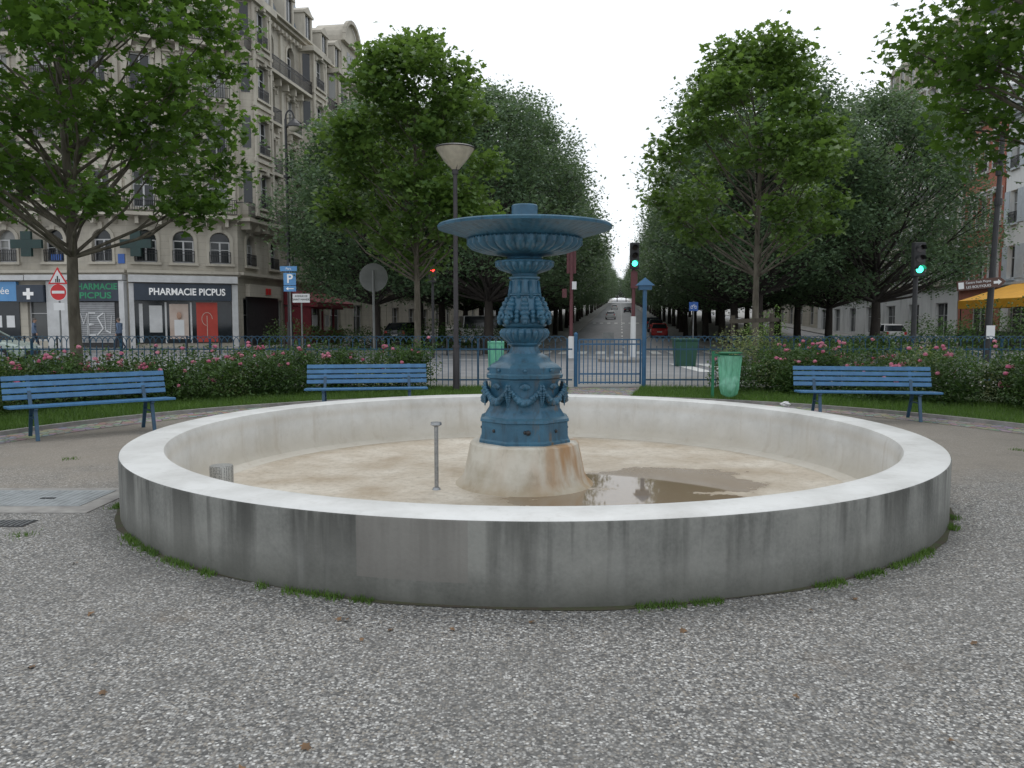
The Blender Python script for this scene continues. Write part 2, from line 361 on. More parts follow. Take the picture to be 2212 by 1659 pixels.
def tree_meshes(name,H,z0,rx,ncl,nleaf,ls,tr,shape,tmpl,lm,bm,rcl=.3,seed=1,lean=0,low=.15,flat=.7):
    global rng; rng=np.random.default_rng(seed); rd=random.Random(seed)
    C=[]
    for i in range(ncl):
        t=(i+.5)/ncl
        if shape=='oval': pr=math.sqrt(max(0,1-(2*t-1)**2))*.9+.12
        elif shape=='dome': pr=math.sqrt(max(0,1-t**2.8))*(.7+.3*min(1,t*4))
        elif shape=='egg': pr=(min(1,.6+t*2))*math.sqrt(max(0,1-t**1.7))+.05
        else: pr=(1-t)**.75*min(1,.55+t*3)+.08
        ang=i*2.39996+rd.uniform(-.5,.5); rr=rx*pr*math.sqrt(rd.uniform(low,1.12))
        zz=z0+(H-z0)*t+rd.uniform(-.2,.2)
        C.append((rr*math.cos(ang)+lean*t,rr*math.sin(ang),zz,rx*rcl*rd.uniform(.6,1.3)))
    C=np.array(C); w=C[:,3]**2; w/=w.sum(); cnt=(w*nleaf).astype(int)+1
    P=[]
    for c,k in zip(C,cnt):
        b_=ball(k); b_[:,2]*=flat; 
        b_=b_*(1+.35*rng.normal(size=(k,1))*.6)
        P.append(c[:3]+b_*c[3])
    P=np.concatenate(P)
    me=leaves(name+'_crown',P,ls,tmpl); me.materials.append(lm)
    mb=MB()
    zt=z0+(H-z0)*.8
    pts=[(0,0,-.15),(0,0,.1),(rd.uniform(-.05,.05)*H*.1,rd.uniform(-.05,.05)*H*.1,z0*.5),(lean*.1,0,z0),(lean*.4+rd.uniform(-.15,.15),rd.uniform(-.15,.15),(z0+zt)/2),(lean*.8,0,zt)]
    rs=[tr*1.5,tr*1.12,tr*.95,tr*.8,tr*.5,tr*.12]
    for i in range(5): mb.cyl(pts[i],pts[i+1],rs[i],rs[i+1],10,0,False)
    for c in C:
        dh=math.hypot(c[0],c[1]); zs=max(z0*.75,c[2]-dh*rd.uniform(.6,1.0)-.2)
        if zs>zt: zs=zt-.1
        k=(zs-z0)/(zt-z0) ; st=Vector((lean*max(0,k)*.8,0,zs)); en=Vector(c[:3]); md=(st+en)/2+Vector((rd.uniform(-.1,.1)*dh,rd.uniform(-.1,.1)*dh,-.06*dh))
        r0=max(.012,tr*.36*(1-max(0,k)*.7))
        mb.cyl(st,md,r0,r0*.65,5,0,False); mb.cyl(md,en,r0*.65,r0*.25,5,0,False)
        for q in range(3):
            e2=en+Vector((rd.uniform(-1,1),rd.uniform(-1,1),rd.uniform(-.5,.8)))*c[3]*.8
            mb.cyl(md.lerp(en,rd.uniform(.3,1)),e2,r0*.3,r0*.1,4,0,False)
    tm=mb.mesh(name+'_trunk',[bm],True)
    return tm,me
def place_tree(name,ms,loc,rz=0,sc=1,scz=None):
    e=empty(name,loc,rz); e.scale=(sc,sc,scz or sc)
    for nm,me in(('trunk',ms[0]),('crown',ms[1])): link(bpy.data.objects.new(nm,me),e)
    return e
# ---------------------------------------------------------------- terrain
def gz(y): return 0 if y<80 else (.034*(y-80) if y<700 else .034*620)
AX=.137
def ax(y): return .8+AX*y
def sheet(name,rows,m_,zoff,parent=None):
    mb=MB(); k=[]
    for y,x0,x1 in rows: k+= [(x0,y,gz(y)+zoff),(x1,y,gz(y)+zoff)]
    mb.add(k,[(2*i,2*i+1,2*i+3,2*i+2) for i in range(len(rows)-1)])
    return mb.obj(name,[m_],parent)
sheet('ground',[(y,-900,900) for y in(-80,0,40,80,120,300,700,1500)],M['asphalt'],-.12)
def avstrip(name,s0,s1,y0,y1,m_,zoff,parent=None):
    ys=[y0]+[y for y in(80,120,200,300,500,700) if y0<y<y1]+[y1]
    mb=MB(); k=[]
    for y in ys: 
        k+=[(ax(y)+s0,y,gz(y)+zoff),(ax(y)+s1,y,gz(y)+zoff),(ax(y)+s0,y,gz(y)-.14),(ax(y)+s1,y,gz(y)-.14)]
    fs=[];ms=[]
    for i in range(len(ys)-1):
        a=i*4;b_=a+4
        fs+=[(a,a+1,b_+1,b_),(a,b_,b_+2,a+2),(a+1,a+3,b_+3,b_+1)]; ms+=[0,1,1]
    fs.append((0,2,3,1)); ms.append(1)
    mb.v=k; mb.f=fs; mb.m=ms
    return mb.obj(name,[m_,M['kerb']],parent)
avstrip('tree_lined_pavement',-18,-5.6,41,690,M['pavement'],0)
avstrip('tree_lined_pavement',4.4,18,39,690,M['pavement'],0)
avstrip('building_pavement',-40,-21.5,42,690,M['pavement'],0)
avstrip('building_pavement',21.5,60,38,690,M['pavement'],0)
mb=MB()
for y0 in range(50,400,8): 
    mb.poly([(ax(y0)-.65,y0,gz(y0)-.112),(ax(y0)-.5,y0,gz(y0)-.112),(ax(y0+3)-.5,y0+3,gz(y0+3)-.112),(ax(y0+3)-.65,y0+3,gz(y0+3)-.112)])
for i in range(10):
    x=ax(42)-5.2+i*.98; mb.poly([(x,40.5,-.112),(x+.5,40.5,-.112),(x+.9,44,-.112),(x+.4,44,-.112)])
for i in range(8):
    x=ax(120)-5+i*1.1; z=gz(120)-.11; z2=gz(123)-.11; mb.poly([(x,120,z),(x+.5,120,z),(x+.9,123,z2),(x+.4,123,z2)])
for x0,x1,y0,y1 in((6.2,6.7,26,31),(7.2,7.7,26,31),(8.2,8.7,26,31),(9.2,9.7,26,31),(-3,1.5,34,34.35),(3,12,36.8,37.2),(-30,-6,39.5,39.65)):
    mb.poly([(x0,y0,-.111),(x1,y0,-.111),(x1,y1,-.111),(x0,y1,-.111)])
mb.obj('road_markings',[M['paint']])
mb=MB(); mb.lathe([(1.0,-.13),(1.0,.0),(.9,.02)],24,(4.6,33),0,cap1=True); mb.obj('traffic_island',[M['kerb']])
FC=(.18,7.88); BR=3.72
def rectd(c,t,x0,x1,y0,y1):
    dx,dy=math.cos(t),math.sin(t); k=1e9
    if dx>1e-6:k=min(k,(x1-c[0])/dx)
    if dx<-1e-6:k=min(k,(x0-c[0])/dx)
    if dy>1e-6:k=min(k,(y1-c[1])/dy)
    if dy<-1e-6:k=min(k,(y0-c[1])/dy)
    return k
mb=MB(); n=240; vs=[];fs=[]
for i in range(n):
    t=2*math.pi*i/n; ko=rectd(FC,t,-28,30,-20,22)
    for k,z in((3.55,0),(ko,0),(ko,-.13)): vs.append((FC[0]+k*math.cos(t),FC[1]+k*math.sin(t),z))
for i in range(n):
    j=(i+1)%n; fs+=[(3*i,3*i+1,3*j+1,3*j),(3*i+1,3*i+2,3*j+2,3*j+1)]
mb.add(vs,fs); mb.obj('gravel_ground',[M['gravel']])
GC=(.4,8.2)
def ringsector(name,c,r0,r1,t0,t1,z,m_,h=None,rect=None,parent=None):
    mb=MB(); n=max(8,int(abs(t1-t0)/2)); vs=[]
    for i in range(n+1):
        t=R(t0+(t1-t0)*i/n); k1=rectd(c,t,*rect) if rect else r1
        ring=[(r0,z),(k1,z)] if not h else [(r0,z-h),(r0,z),(k1,z),(k1,z-h)]
        for k,zz in ring: vs.append((c[0]+k*math.cos(t),c[1]+k*math.sin(t),zz))
    w=2 if not h else 4
    fs=[(i*w+j,i*w+j+1,(i+1)*w+j+1,(i+1)*w+j) for i in range(n) for j in range(w-1)]
    mb.add(vs,fs); return mb.obj(name,[m_],parent)
rect=(-26,28,-15,18.2)
ringsector('lawn',GC,7.8,0,84.8,205,.03,M['grassbase'],.03,rect)
ringsector('lawn',GC,7.8,0,-25,75.5,.03,M['grassbase'],.03,rect)
ringsector('stone_edging',GC,7.72,7.8,84.8,205,.06,M['kerb'],.07)
ringsector('stone_edging',GC,7.72,7.8,-25,75.5,.06,M['kerb'],.07)
ringsector('cobble_path',GC,7.1,7.72,-25,205,.005,M['cobble'],None)
ringsector('cobble_path',GC,7.72,0,75.5,84.8,.006,M['cobble'],None,(-26,28,-15,20))
mb=MB(); mb.box((1,20.1,.01),(60,3.4,.02)); 
mb.obj('park_pavement',[M['pavement']])
def blades(name,P,h,w,m_):
    n=len(P); a=rng.uniform(0,2*math.pi,n); d=np.stack([np.cos(a),np.sin(a),0*a],1); hh=h*rng.uniform(.5,1.3,n)
    ln=rng.normal(size=(n,3))*.35; ln[:,2]=1; tip=P+ln*hh[:,None]
    V=np.stack([P-d*w/2,P+d*w/2,tip],1).reshape(-1,3)
    me=bpy.data.meshes.new(name); me.vertices.add(3*n); me.vertices.foreach_set('co',V.ravel())
    me.loops.add(3*n); me.loops.foreach_set('vertex_index',np.arange(3*n,dtype=np.int32)); me.polygons.add(n)
    me.polygons.foreach_set('loop_start',np.arange(n,dtype=np.int32)*3); me.polygons.foreach_set('loop_total',np.full(n,3,dtype=np.int32))
    me.update(calc_edges=True); me.materials.append(m_); o=bpy.data.objects.new(name,me); return link(o)
def ringpts(n,t0,t1,r0,r1,z=.03,ymax=18.2):
    t=np.radians(rng.uniform(t0,t1,n)); r=rng.uniform(r0,r1,n); P=np.stack([GC[0]+r*np.cos(t),GC[1]+r*np.sin(t),np.full(n,z)],1)
    return P[P[:,1]<ymax]
P=np.concatenate([ringpts(52000,84.9,190,7.82,10.6),ringpts(36000,-15,75.4,7.82,10.6)])
blades('grass',P,.085,.012,M['grass'])
t=rng.uniform(0,2*math.pi,16000); cl=np.sin(5*t)+np.sin(13*t+1)+np.sin(23*t+2)+.8*np.sin(61*t); t=t[cl>.45]
r=BR+.01+np.abs(rng.normal(size=len(t)))*.035; P=np.stack([FC[0]+r*np.cos(t),FC[1]+r*np.sin(t),0*t],1)
blades('weeds',P,.034,.008,M['grass'])
P=[]
for x,y in((-3.55,5.6),(-3.9,5.3),(4.4,6.0),(5.6,8.2),(6.6,8.6),(6.1,9.4),(-5.0,8.8)):
    P.append(np.array([x,y,0])+np.concatenate([rng.normal(size=(60,2))*.05,np.zeros((60,1))],1))
blades('weeds',np.concatenate(P),.03,.007,M['grass'])
mb=MB(); n=240; vs=[]
for i in range(n):
    t_=2*math.pi*i/n; k=BR+.022+.014*math.sin(7*t_)+.012*math.sin(17*t_+2)+random.uniform(0,.016)
    vs+=[(FC[0]+(BR-.03)*math.cos(t_),FC[1]+(BR-.03)*math.sin(t_),.004),(FC[0]+k*math.cos(t_),FC[1]+k*math.sin(t_),.004)]
mb.add(vs,[(2*i,2*i+1,(2*i+3)%(2*n),(2*i+2)%(2*n)) for i in range(n)]); mb.obj('moss_edge',[M['moss']])
P=np.stack([rng.uniform(-4,4.5,30),rng.uniform(1.8,5.0,30),np.full(30,.012)],1)
dd=np.hypot(P[:,0]-FC[0],P[:,1]-FC[1]); P=P[(dd>3.85)]
P2=np.array([(-.9,3.98,.015),(-.86,3.97,.015),(.1,3.95,.012),(-.3,3.85,.012),(1.6,4.1,.015),(-.75,2.75,.012),(-.8,2.2,.01),(.42,1.95,.01),(.45,1.97,.012),(.38,1.96,.01)]); me=leaves('fallen_leaves',np.concatenate([P,P2]),.038,MAPLE,2.5); me.materials.append(M['dryleaf']); link(bpy.data.objects.new('fallen_leaves',me))
cov=empty('utility_cover',(-4.1,6.75,0))
mb=MB(); mb.box((-.1,0,.003),(1.5,.95,.006)); mb.obj('concrete_frame',[M['kerb']],cov)
mb=MB(); mb.box((-.1,.05,.007),(1.15,.6,.008))
for i in range(20): mb.bar((-.64+i*.057,-.22,.012),(-.64+i*.057,.32,.012),.006,.003)
mb.obj('steel_plate',[M['plate']],cov)
mb=MB(); mb.box((.05,.02,.013),(.12,.04,.006)); mb.obj('lift_slot',[M['dark']],cov)
for lx,ly in((-3.72,7.75),(-3.85,5.95)):
    g=empty('drain_grate',(lx,ly,0)); mb=MB(); mb.box((0,0,.002),(.3,.2,.004),1)
    for i in range(7): mb.box((-.12+i*.04,0,.006),(.015,.17,.006),0)
    mb.obj('grate',[M['steel'],M['dark']],g)
# ---------------------------------------------------------------- fountain
F=empty('fountain',(FC[0],FC[1],0))
PX=-.055
mb=MB(); k_=BR-3.65
mb.lathe([(3.65+k_,-.1),(3.65+k_,.466),(3.643+k_,.476)],200,(0,0),0)
mb.lathe([(3.643+k_,.476),(3.622+k_,.488),(3.34+k_,.488),(3.31+k_,.478),(3.285+k_,.4),(3.27+k_,.05),(3.22+k_,-.03),(3.1+k_,-.069)],200,(0,0),1)
mb.obj('basin_wall',[M['concrete'],M['white']],F,True,auto=True)
mb=MB(); mb.lathe([(3.12+k_,-.07),(2,-.072),(1,-.072),(.01,-.072)],96); mb.obj('basin_floor',[M['floor']],F)
oct_=lambda a:1/math.cos(((a+math.pi/8)%(math.pi/4))-math.pi/8)*.94
mb=MB()
mb.lathe([(.70,-.075),(.645,-.03),(.61,.03),(.545,.34),(.52,.362),(.1,.362)],64,(PX,0),0); mb.obj('plinth',[M['plinth']],F,True,auto=True)
def fl(n,a): return lambda t:1+a*abs(math.sin(n*t/2))-a*.5
mb=MB()
prof=[(.1,.36,None),(.475,.36,oct_),(.475,.385,oct_),(.455,.40,oct_),(.45,.55,oct_),(.45,.565,oct_),(.465,.575,oct_),(.462,.60,oct_),(.42,.62,oct_),(.405,.65,oct_),(.39,.67,oct_),(.372,.70,oct_),(.352,.95,oct_),(.36,.97,oct_),(.36,.985,oct_),(.395,1.0,oct_),(.40,1.03,oct_),(.37,1.045,oct_),(.375,1.10,oct_),(.345,1.125,oct_),(.30,1.14,None),(.265,1.16),(.25,1.19),(.215,1.215),(.165,1.235),(.145,1.27),(.14,1.30),(.155,1.315),(.175,1.325),(.165,1.34),(.19,1.365,fl(20,.1)),(.225,1.40,fl(20,.13)),(.24,1.44,fl(20,.13)),(.225,1.475,fl(20,.1)),(.185,1.49),(.215,1.505),(.225,1.52),(.19,1.54),(.185,1.6),(.178,1.68),(.165,1.75),(.155,1.80),(.168,1.81),(.168,1.82),(.15,1.83),(.14,1.9,fl(10,.08)),(.135,1.96,fl(10,.08)),(.155,1.972),(.155,1.988),(.12,2.0),(.125,2.02),(.17,2.035,fl(24,.08)),(.235,2.06,fl(24,.14)),(.275,2.095,fl(24,.13)),(.285,2.12,fl(24,.05)),(.298,2.128),(.292,2.145),(.22,2.15),(.175,2.165),(.168,2.185),(.2,2.2),(.26,2.205,fl(32,.06)),(.40,2.225,fl(32,.12)),(.50,2.26,fl(32,.12)),(.545,2.30,fl(32,.10)),(.56,2.335,fl(32,.04)),(.57,2.348),(.55,2.36),(.6,2.385,fl(60,.02)),(.72,2.42,fl(60,.02)),(.835,2.452,fl(60,.012)),(.855,2.458),(.86,2.482),(.85,2.494),(.7,2.49),(.4,2.47),(.2,2.47),(.14,2.475),(.128,2.485),(.128,2.535),(.138,2.542),(.138,2.56),(.128,2.567),(.128,2.685),(.12,2.695),(.01,2.695)]
mb.lathe(prof,480,(PX,0))
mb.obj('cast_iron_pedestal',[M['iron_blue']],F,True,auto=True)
mb=MB()
for k in range(8):
    a0=math.pi/4*k+math.pi/8-math.pi/2; a1=a0+math.pi/4
    pr=.395
    A=Vector((pr*math.cos(a0),pr*math.sin(a0),0)); B=Vector((pr*math.cos(a1),pr*math.sin(a1),0)); nrm=((A+B)/2).normalized()
    for i in range(15):
        u=i/14; q=A.lerp(B,u)+nrm*.03; z=.90-.13*math.sin(math.pi*u); rr=.017+.022*math.sin(math.pi*u)
        mb.blob((q.x,q.y,z),(rr,rr,rr*1.05),0,7,5,.2)
        if i%2==0: mb.blob((q.x+nrm.x*.02,q.y+nrm.y*.02,z+random.uniform(-.02,.02)),rr*.7,0,6,4,.25)
    for i in range(10):
        z=.93-i*.021; w=.038*(1-abs(i-3)/8)
        for s_ in(-1,1):
            tx=Vector((-math.sin(a0),math.cos(a0),0)); q=A*1.07+tx*s_*w*.5
            mb.blob((q.x,q.y,z),(w*.62,w*.62,.018),0,6,4,.25)
    mid=(A+B)/2+nrm*.01; tx=(B-A).normalized()
    for i in range(7):
        g_=-.9+i*.3; e_=mid+tx*math.sin(g_)*.06; mb.cyl((mid.x,mid.y,.89),(e_.x+nrm.x*.02,e_.y+nrm.y*.02,.89+math.cos(g_)*.062),.008,.014,6)
    q=(A+B)/2; mb.blob((q.x*.985,q.y*.985,1.075),.017,0,8,5)
for k in range(8):
    a=math.pi/4*k-math.pi/2; ca,sa=math.cos(a),math.sin(a)
    for r_,z,s_ in((.185,1.76,.03),(.2,1.72,.042),(.215,1.675,.048),(.235,1.63,.05),(.25,1.585,.045),(.262,1.55,.03)):
        mb.blob((r_*ca*.93,r_*sa*.93,z),(s_,s_,.036),0,8,6,.15)
    a2=a+math.pi/8; ca,sa=math.cos(a2),math.sin(a2)
    for r_,z,s_ in((.195,1.64,.03),(.2,1.6,.035),(.205,1.56,.03)): mb.blob((r_*ca,r_*sa,z),(s_,s_,.03),0,8,5,.15)
    mb.cyl((.16*ca,.16*sa,1.78),(.146*ca,.146*sa,1.95),.022,.014,7)
for k in range(4):
    a=math.pi/2*k-math.pi/4; ca,sa=math.cos(a),math.sin(a); tx=Vector((-sa,ca,0))
    for s_ in(-1,1):
        for i in range(9):
            g_=i*.6; rr=.035*(1-i/11); q=Vector((.262*ca,.262*sa,1.625))+tx*s_*(.05+rr*math.cos(g_)); mb.blob((q.x,q.y,1.6+rr*math.sin(g_)),.016,0,6,4)
for k in range(72):
    a=2*math.pi*k/72; mb.blob((.563*math.cos(a),.563*math.sin(a),2.352),.012,0,6,4)
mb.obj('garland_ornaments',[M['iron_blue']],F,True,loc=(PX,0,0))
mb=MB()
for k in range(8):
    a0=math.pi/4*k-math.pi/2
    mb.blob((PX+.425*math.cos(a0),.425*math.sin(a0),.49),(.018,.018,.018))
mb.cyl((PX+.03,-.44,.49),(PX+.03,-.455,.49),.025,.025,10)
mb.obj('base_bosses',[M['dark']],F,True)
mb=MB(); sx,sy=-.73-FC[0],7.52-FC[1]
mb.cyl((sx,sy,-.07),(sx,sy,.55),.02,.02,14); mb.cyl((sx,sy,.545),(sx,sy,.56),.028,.055,16); mb.cyl((sx,sy,.56),(sx,sy,.585),.055,.05,16); mb.cyl((sx,sy,-.072),(sx,sy,-.05),.045,.03,14)
mb.obj('overflow_pipe',[M['steel']],F,True,auto=True)
m,nt,b=newmat('perforated_steel')
v=voro(nt,70,pos(nt)); v.inputs['Randomness'].default_value=.2; nt.links.new(mixc(nt,mr(nt,v.outputs['Distance'],.25,.5),(.12,.12,.12),(.42,.42,.40)),b.inputs['Base Color']); b.inputs['Metallic'].default_value=.4; b.inputs['Roughness'].default_value=.45
mb=MB(); mb.lathe([(.11,-.07),(.11,.15),(.105,.16),(.01,.162)],32,(-2.82-FC[0],7.55-FC[1])); mb.obj('drain_strainer',[m],F,True,auto=True)
# ---------------------------------------------------------------- benches
def bench(loc,rz,L=2.15):
    e=empty('park_bench',loc,rz)
    mb=MB()
    for i in range(4): mb.box((0,-.21+i*.115,.445-.006*i),(L,.095,.032))
    mb.obj('seat',[M['bench']],e,bevel=.006)
    mb=MB()
    for i in range(4):
        z=.54+i*.083; y=.235+i*.026; mb.box((0,y,z),(L,.028,.066),rx=R(-16))
    mb.obj('backrest',[M['bench']],e,bevel=.006)
    mb=MB()
    for s_ in(-1,1):
        x=s_*L*.35
        mb.bar((x,-.17,.42),(x,-.27,0),.045,.03); mb.bar((x,.12,.42),(x,.30,0),.045,.03)
        mb.bar((x,-.24,.413),(x,.2,.41),.045,.022); mb.bar((x,.16,.40),(x,.345,.83),.045,.018)
        mb.bar((x,-.19,.28),(x,.17,.28),.03,.014)
    mb.obj('legs',[M['bench_iron']],e)
bench((-5.78,10.8,0),R(40),2.05); bench((-2.42,13.1,0),R(9),2.0); bench((5.62,12.45,0),R(-8),2.12)
# ---------------------------------------------------------------- fence and gate
def fence(x0,x1,y,name='park_fence'):
    e=empty(name,(0,0,0)); mb=MB(); sp=.14; n=int((x1-x0)/sp)
    for i in range(n+1):
        x=x0+i*sp; mb.bar((x,y,.03),(x,y,1.06 if i%2 else .98),.016,.016,up=(0,1,0))
    for i in range(0,n-1):
        x=x0+i*sp; w=sp*2; pv=None
        for k in range(9):
            g_=math.pi*k/8; q=(x+w/2-w/2*math.cos(g_),y+(.01 if i%2 else -.01),1.06+.15*math.sin(g_))
            if pv: mb.bar(pv,q,.014,.014)
            pv=q
    for z in(.18,.9): mb.bar((x0,y+.02,z),(x1,y+.02,z),.012,.035)
    mb.obj('bars',[M['fence']],e)
    mb=MB(); x=x0
    while x<=x1+.01: mb.bar((x,y+.03,0),(x,y+.03,1.15),.045,.045,up=(0,1,0)); x+=2.1
    mb.obj('posts',[M['fence']],e)
fence(-26,1.42,18.5); fence(3.12,27,18.5)
g=empty('park_gate',(.08,0,0)); mb=MB()
for x0,x1 in((1.5,2.94),):
    for z in(.12,.32,1.02): mb.bar((x0,18.5,z),(x1,18.5,z),.03,.035)
    n=14
    for i in range(n+1): 
        x=x0+(x1-x0)*i/n; mb.bar((x,18.5,.08),(x,18.5,1.12),.02 if 0<i<n else .04,.02 if 0<i<n else .04,up=(0,1,0))
    mb.bar((x0,18.5,1.13),(x1,18.5,1.13),.03,.03)
mb.obj('gate_leaf',[M['gate']],g)
mb=MB(); mb.cyl((1.42,18.5,0),(1.42,18.5,1.25),.045,n=12); mb.cyl((1.42,18.5,1.25),(1.42,18.5,1.3),.055,.02,12); mb.obj('gate_post',[M['gate']],g)
s_=empty('park_name_sign',(3.08,18.35,0)); mb=MB(); mb.cyl((0,0,0),(0,0,2.4),.05,n=14); mb.obj('post',[M['gate']],s_)
mb=MB(); mb.box((0,0,2.33),(.30,.16,.10)); mb.add([(-.21,-.12,2.38),(.21,-.12,2.38),(.21,.12,2.38),(-.21,.12,2.38),(0,0,2.57)],[(0,1,4),(1,2,4),(2,3,4),(3,0,4),(3,2,1,0)]); mb.obj('cap_box',[M['gate']],s_)
e=empty('timber_stakes'); mb=MB(); mb.bar((6.35,19.3,0),(6.35,19.3,1.75),.09,.09,up=(0,1,0)); mb.bar((5.4,19.3,0),(5.4,19.3,1.7),.08,.08,up=(0,1,0)); mb.bar((5.3,19.22,1.55),(6.5,19.22,1.6),.05,.1); mb.obj('posts',[M['wood']],e)
# ---------------------------------------------------------------- litter bins
def bagbin(loc,rz=0):
    e=empty('litter_bin',loc,rz); mb=MB()
    mb.bar((-.3,.05,0),(-.3,.05,.97),.05,.05,up=(0,1,0)); mb.bar((-.3,.03,.9),(.0,.03,.9),.03,.04)
    pv=None
    for i in range(21):
        t=2*math.pi*i/20; q=(.02+.23*math.cos(t),.17*math.sin(t),.88)
        if pv: mb.cyl(pv,q,.016,.016,6)
        pv=q
    mb.lathe([(.235,.93,None),(.24,.945,None),(.2,.955,None),(.01,.96,None)],20,(.02,0)); mb.obj('frame',[M['binframe']],e)
    mb=MB(); cr_=lambda t:(1+.06*math.sin(9*t)+.04*math.sin(17*t)); mb.lathe([(.232,.89,None),(.222,.8,cr_),(.21,.7,cr_),(.19,.45,cr_),(.18,.25,cr_),(.15,.13,cr_),(.05,.07,cr_)],60,(.02,0)); mb.obj('plastic_bag',[M['bag']],e,True)
    mb=MB()
    for i in range(16): mb.blob((random.uniform(-.1,.12),random.uniform(-.08,.08),random.uniform(.16,.42)),random.uniform(.03,.07),0,7,5,.3)
    mb.obj('rubbish',[M['signwhite']],e)
bagbin((4.25,15.4,0)); 
e=empty('litter_bin',(-.48,23.5,0)); mb=MB()
for i in range(16):
    t=2*math.pi*i/16; mb.bar((.2*math.cos(t),.2*math.sin(t),.1),(.23*math.cos(t),.23*math.sin(t),.95),.04,.01)
mb.lathe([(.23,.9),(.25,.92),(.25,.96),(.22,.97)],24); mb.cyl((0,0,0),(0,0,.12),.05,n=8); mb.obj('slats',[M['binmint']],e)
mb=MB(); mb.lathe([(.19,.9),(.17,.15),(.02,.12)],20); mb.obj('plastic_bag',[M['bag']],e,True)
e=empty('grit_bin',(6.5,29.6,-.12)); mb=MB(); mb.hexa([(-.35,-.3,0),(.35,-.3,0),(.35,.3,0),(-.35,.3,0),(-.42,-.35,.95),(.42,-.35,.95),(.42,.35,.95),(-.42,.35,.95)]); mb.box((0,0,1.0),(.92,.78,.09)); mb.obj('box',[M['bin_dark']],e,bevel=.03)
mb=MB(); mb.blob((4.86,13.9,.09),(.09,.06,.05),0,9,6,.35); mb.obj('paper_litter',[M['signwhite']])
# ---------------------------------------------------------------- lamps
e=empty('park_lamp',(-1.22,17.2,0)); mb=MB()
mb.cyl((0,0,0),(0,0,1.0),.075,.07,14); mb.cyl((0,0,1.0),(0,0,4.75),.055,.045,12); mb.cyl((0,0,4.7),(0,0,4.8),.07,.07,12); mb.cyl((0,0,.98),(0,0,1.04),.085,.085,14)
mb.lathe([(.43,5.235),(.435,5.25),(.40,5.275),(.2,5.3),(.01,5.31)],28)
for k in range(4): 
    a=math.pi/2*k+.4; mb.cyl((.07*math.cos(a),.07*math.sin(a),4.78),(.41*math.cos(a),.41*math.sin(a),5.25),.008,n=5)
mb.obj('post_and_cap',[M['lampbrown']],e)
mb=MB(); mb.lathe([(.06,4.79),(.1,4.82),(.28,5.03),(.415,5.235),(.01,5.232)],28); mb.obj('diffuser',[M['lampglass']],e,True,auto=True)
def street_lamp(loc,h,side=1,sc=1):
    e=empty('street_lamp',loc); mb=MB()
    mb.cyl((0,0,0),(0,0,1.4),.16*sc,.13*sc,12); mb.cyl((0,0,1.4),(0,0,h),.1*sc,.06*sc,10)
    for z in(1.4,h*.5,h*.75): mb.cyl((0,0,z),(0,0,z+.12),.15*sc,.15*sc,12)
    pv=(0,0,h)
    for i in range(1,9):
        t=math.pi*i/8; q=(side*(.45-.45*math.cos(t)),0,h+.45*math.sin(t)); mb.cyl(pv,q,.04*sc,n=6); pv=q
    x=side*.9
    mb.lathe([(.05,h+.02),(.12,h-.05),(.32,h-.25),(.42,h-.42),(.4,h-.44),(.05,h-.40)],16,(x,0)); mb.obj('post_and_hood',[M['dark']],e)
    mb=MB(); mb.lathe([(.34,h-.43),(.3,h-.55),(.15,h-.66),(.01,h-.68)],16,(x,0)); mb.obj('globe',[M['lampglass']],e,True)
street_lamp((-11.95,42.5,0),12.2,.5,1.15)
e=empty('street_lamp',(18.1,30,0)); mb=MB(); mb.cyl((0,0,0),(0,0,1.2),.15,.13,12); mb.cyl((0,0,1.2),(.25,0,9.6),.12,.07,10)
for z in(5.9,7.0,7.5): mb.cyl((.16,0,z),(.16,0,z+.25),.14,n=10)
mb.cyl((.25,0,9.6),(-.4,0,10.1),.05,n=6); mb.box((-.6,0,10.1),(.7,.3,.14)); mb.obj('post_and_head',[M['dark']],e)
e=empty('direction_sign',(17.85,29.75,-.25)); mb=MB(); mb.box((0,0,3.22),(1.62,.05,.36),0); mb.add([(.81,-.025,3.04),(1.02,-.025,3.22),(.81,-.025,3.4),(.81,.025,3.04),(1.02,.025,3.22),(.81,.025,3.4)],[(0,1,2),(3,5,4),(0,3,4,1),(1,4,5,2)],0)
mb.obj('panel',[M['signbrown']],e); mb=MB(); mb.box((-.67,-.03,3.22),(.2,.01,.24)); mb.add([(.55,-.032,3.17),(.72,-.032,3.17),(.72,-.032,3.11),(.86,-.032,3.22),(.72,-.032,3.33),(.72,-.032,3.27),(.55,-.032,3.27)],[tuple(range(7))]); mb.obj('pictograms',[M['signwhite']],e)
text('Centre Foch Picpus',(-.02,-.034,3.3),.12,0,M['signwhite'],e); text('LES BOUTIQUES',(-.02,-.034,3.13),.13,0,M['signwhite'],e)
e.rotation_euler=(0,R(-6),0)
mb=MB(); mb.box((18.1,29.83,1.15),(.32,.02,.5)); mb.obj('pole_notice',[M['signwhite']])
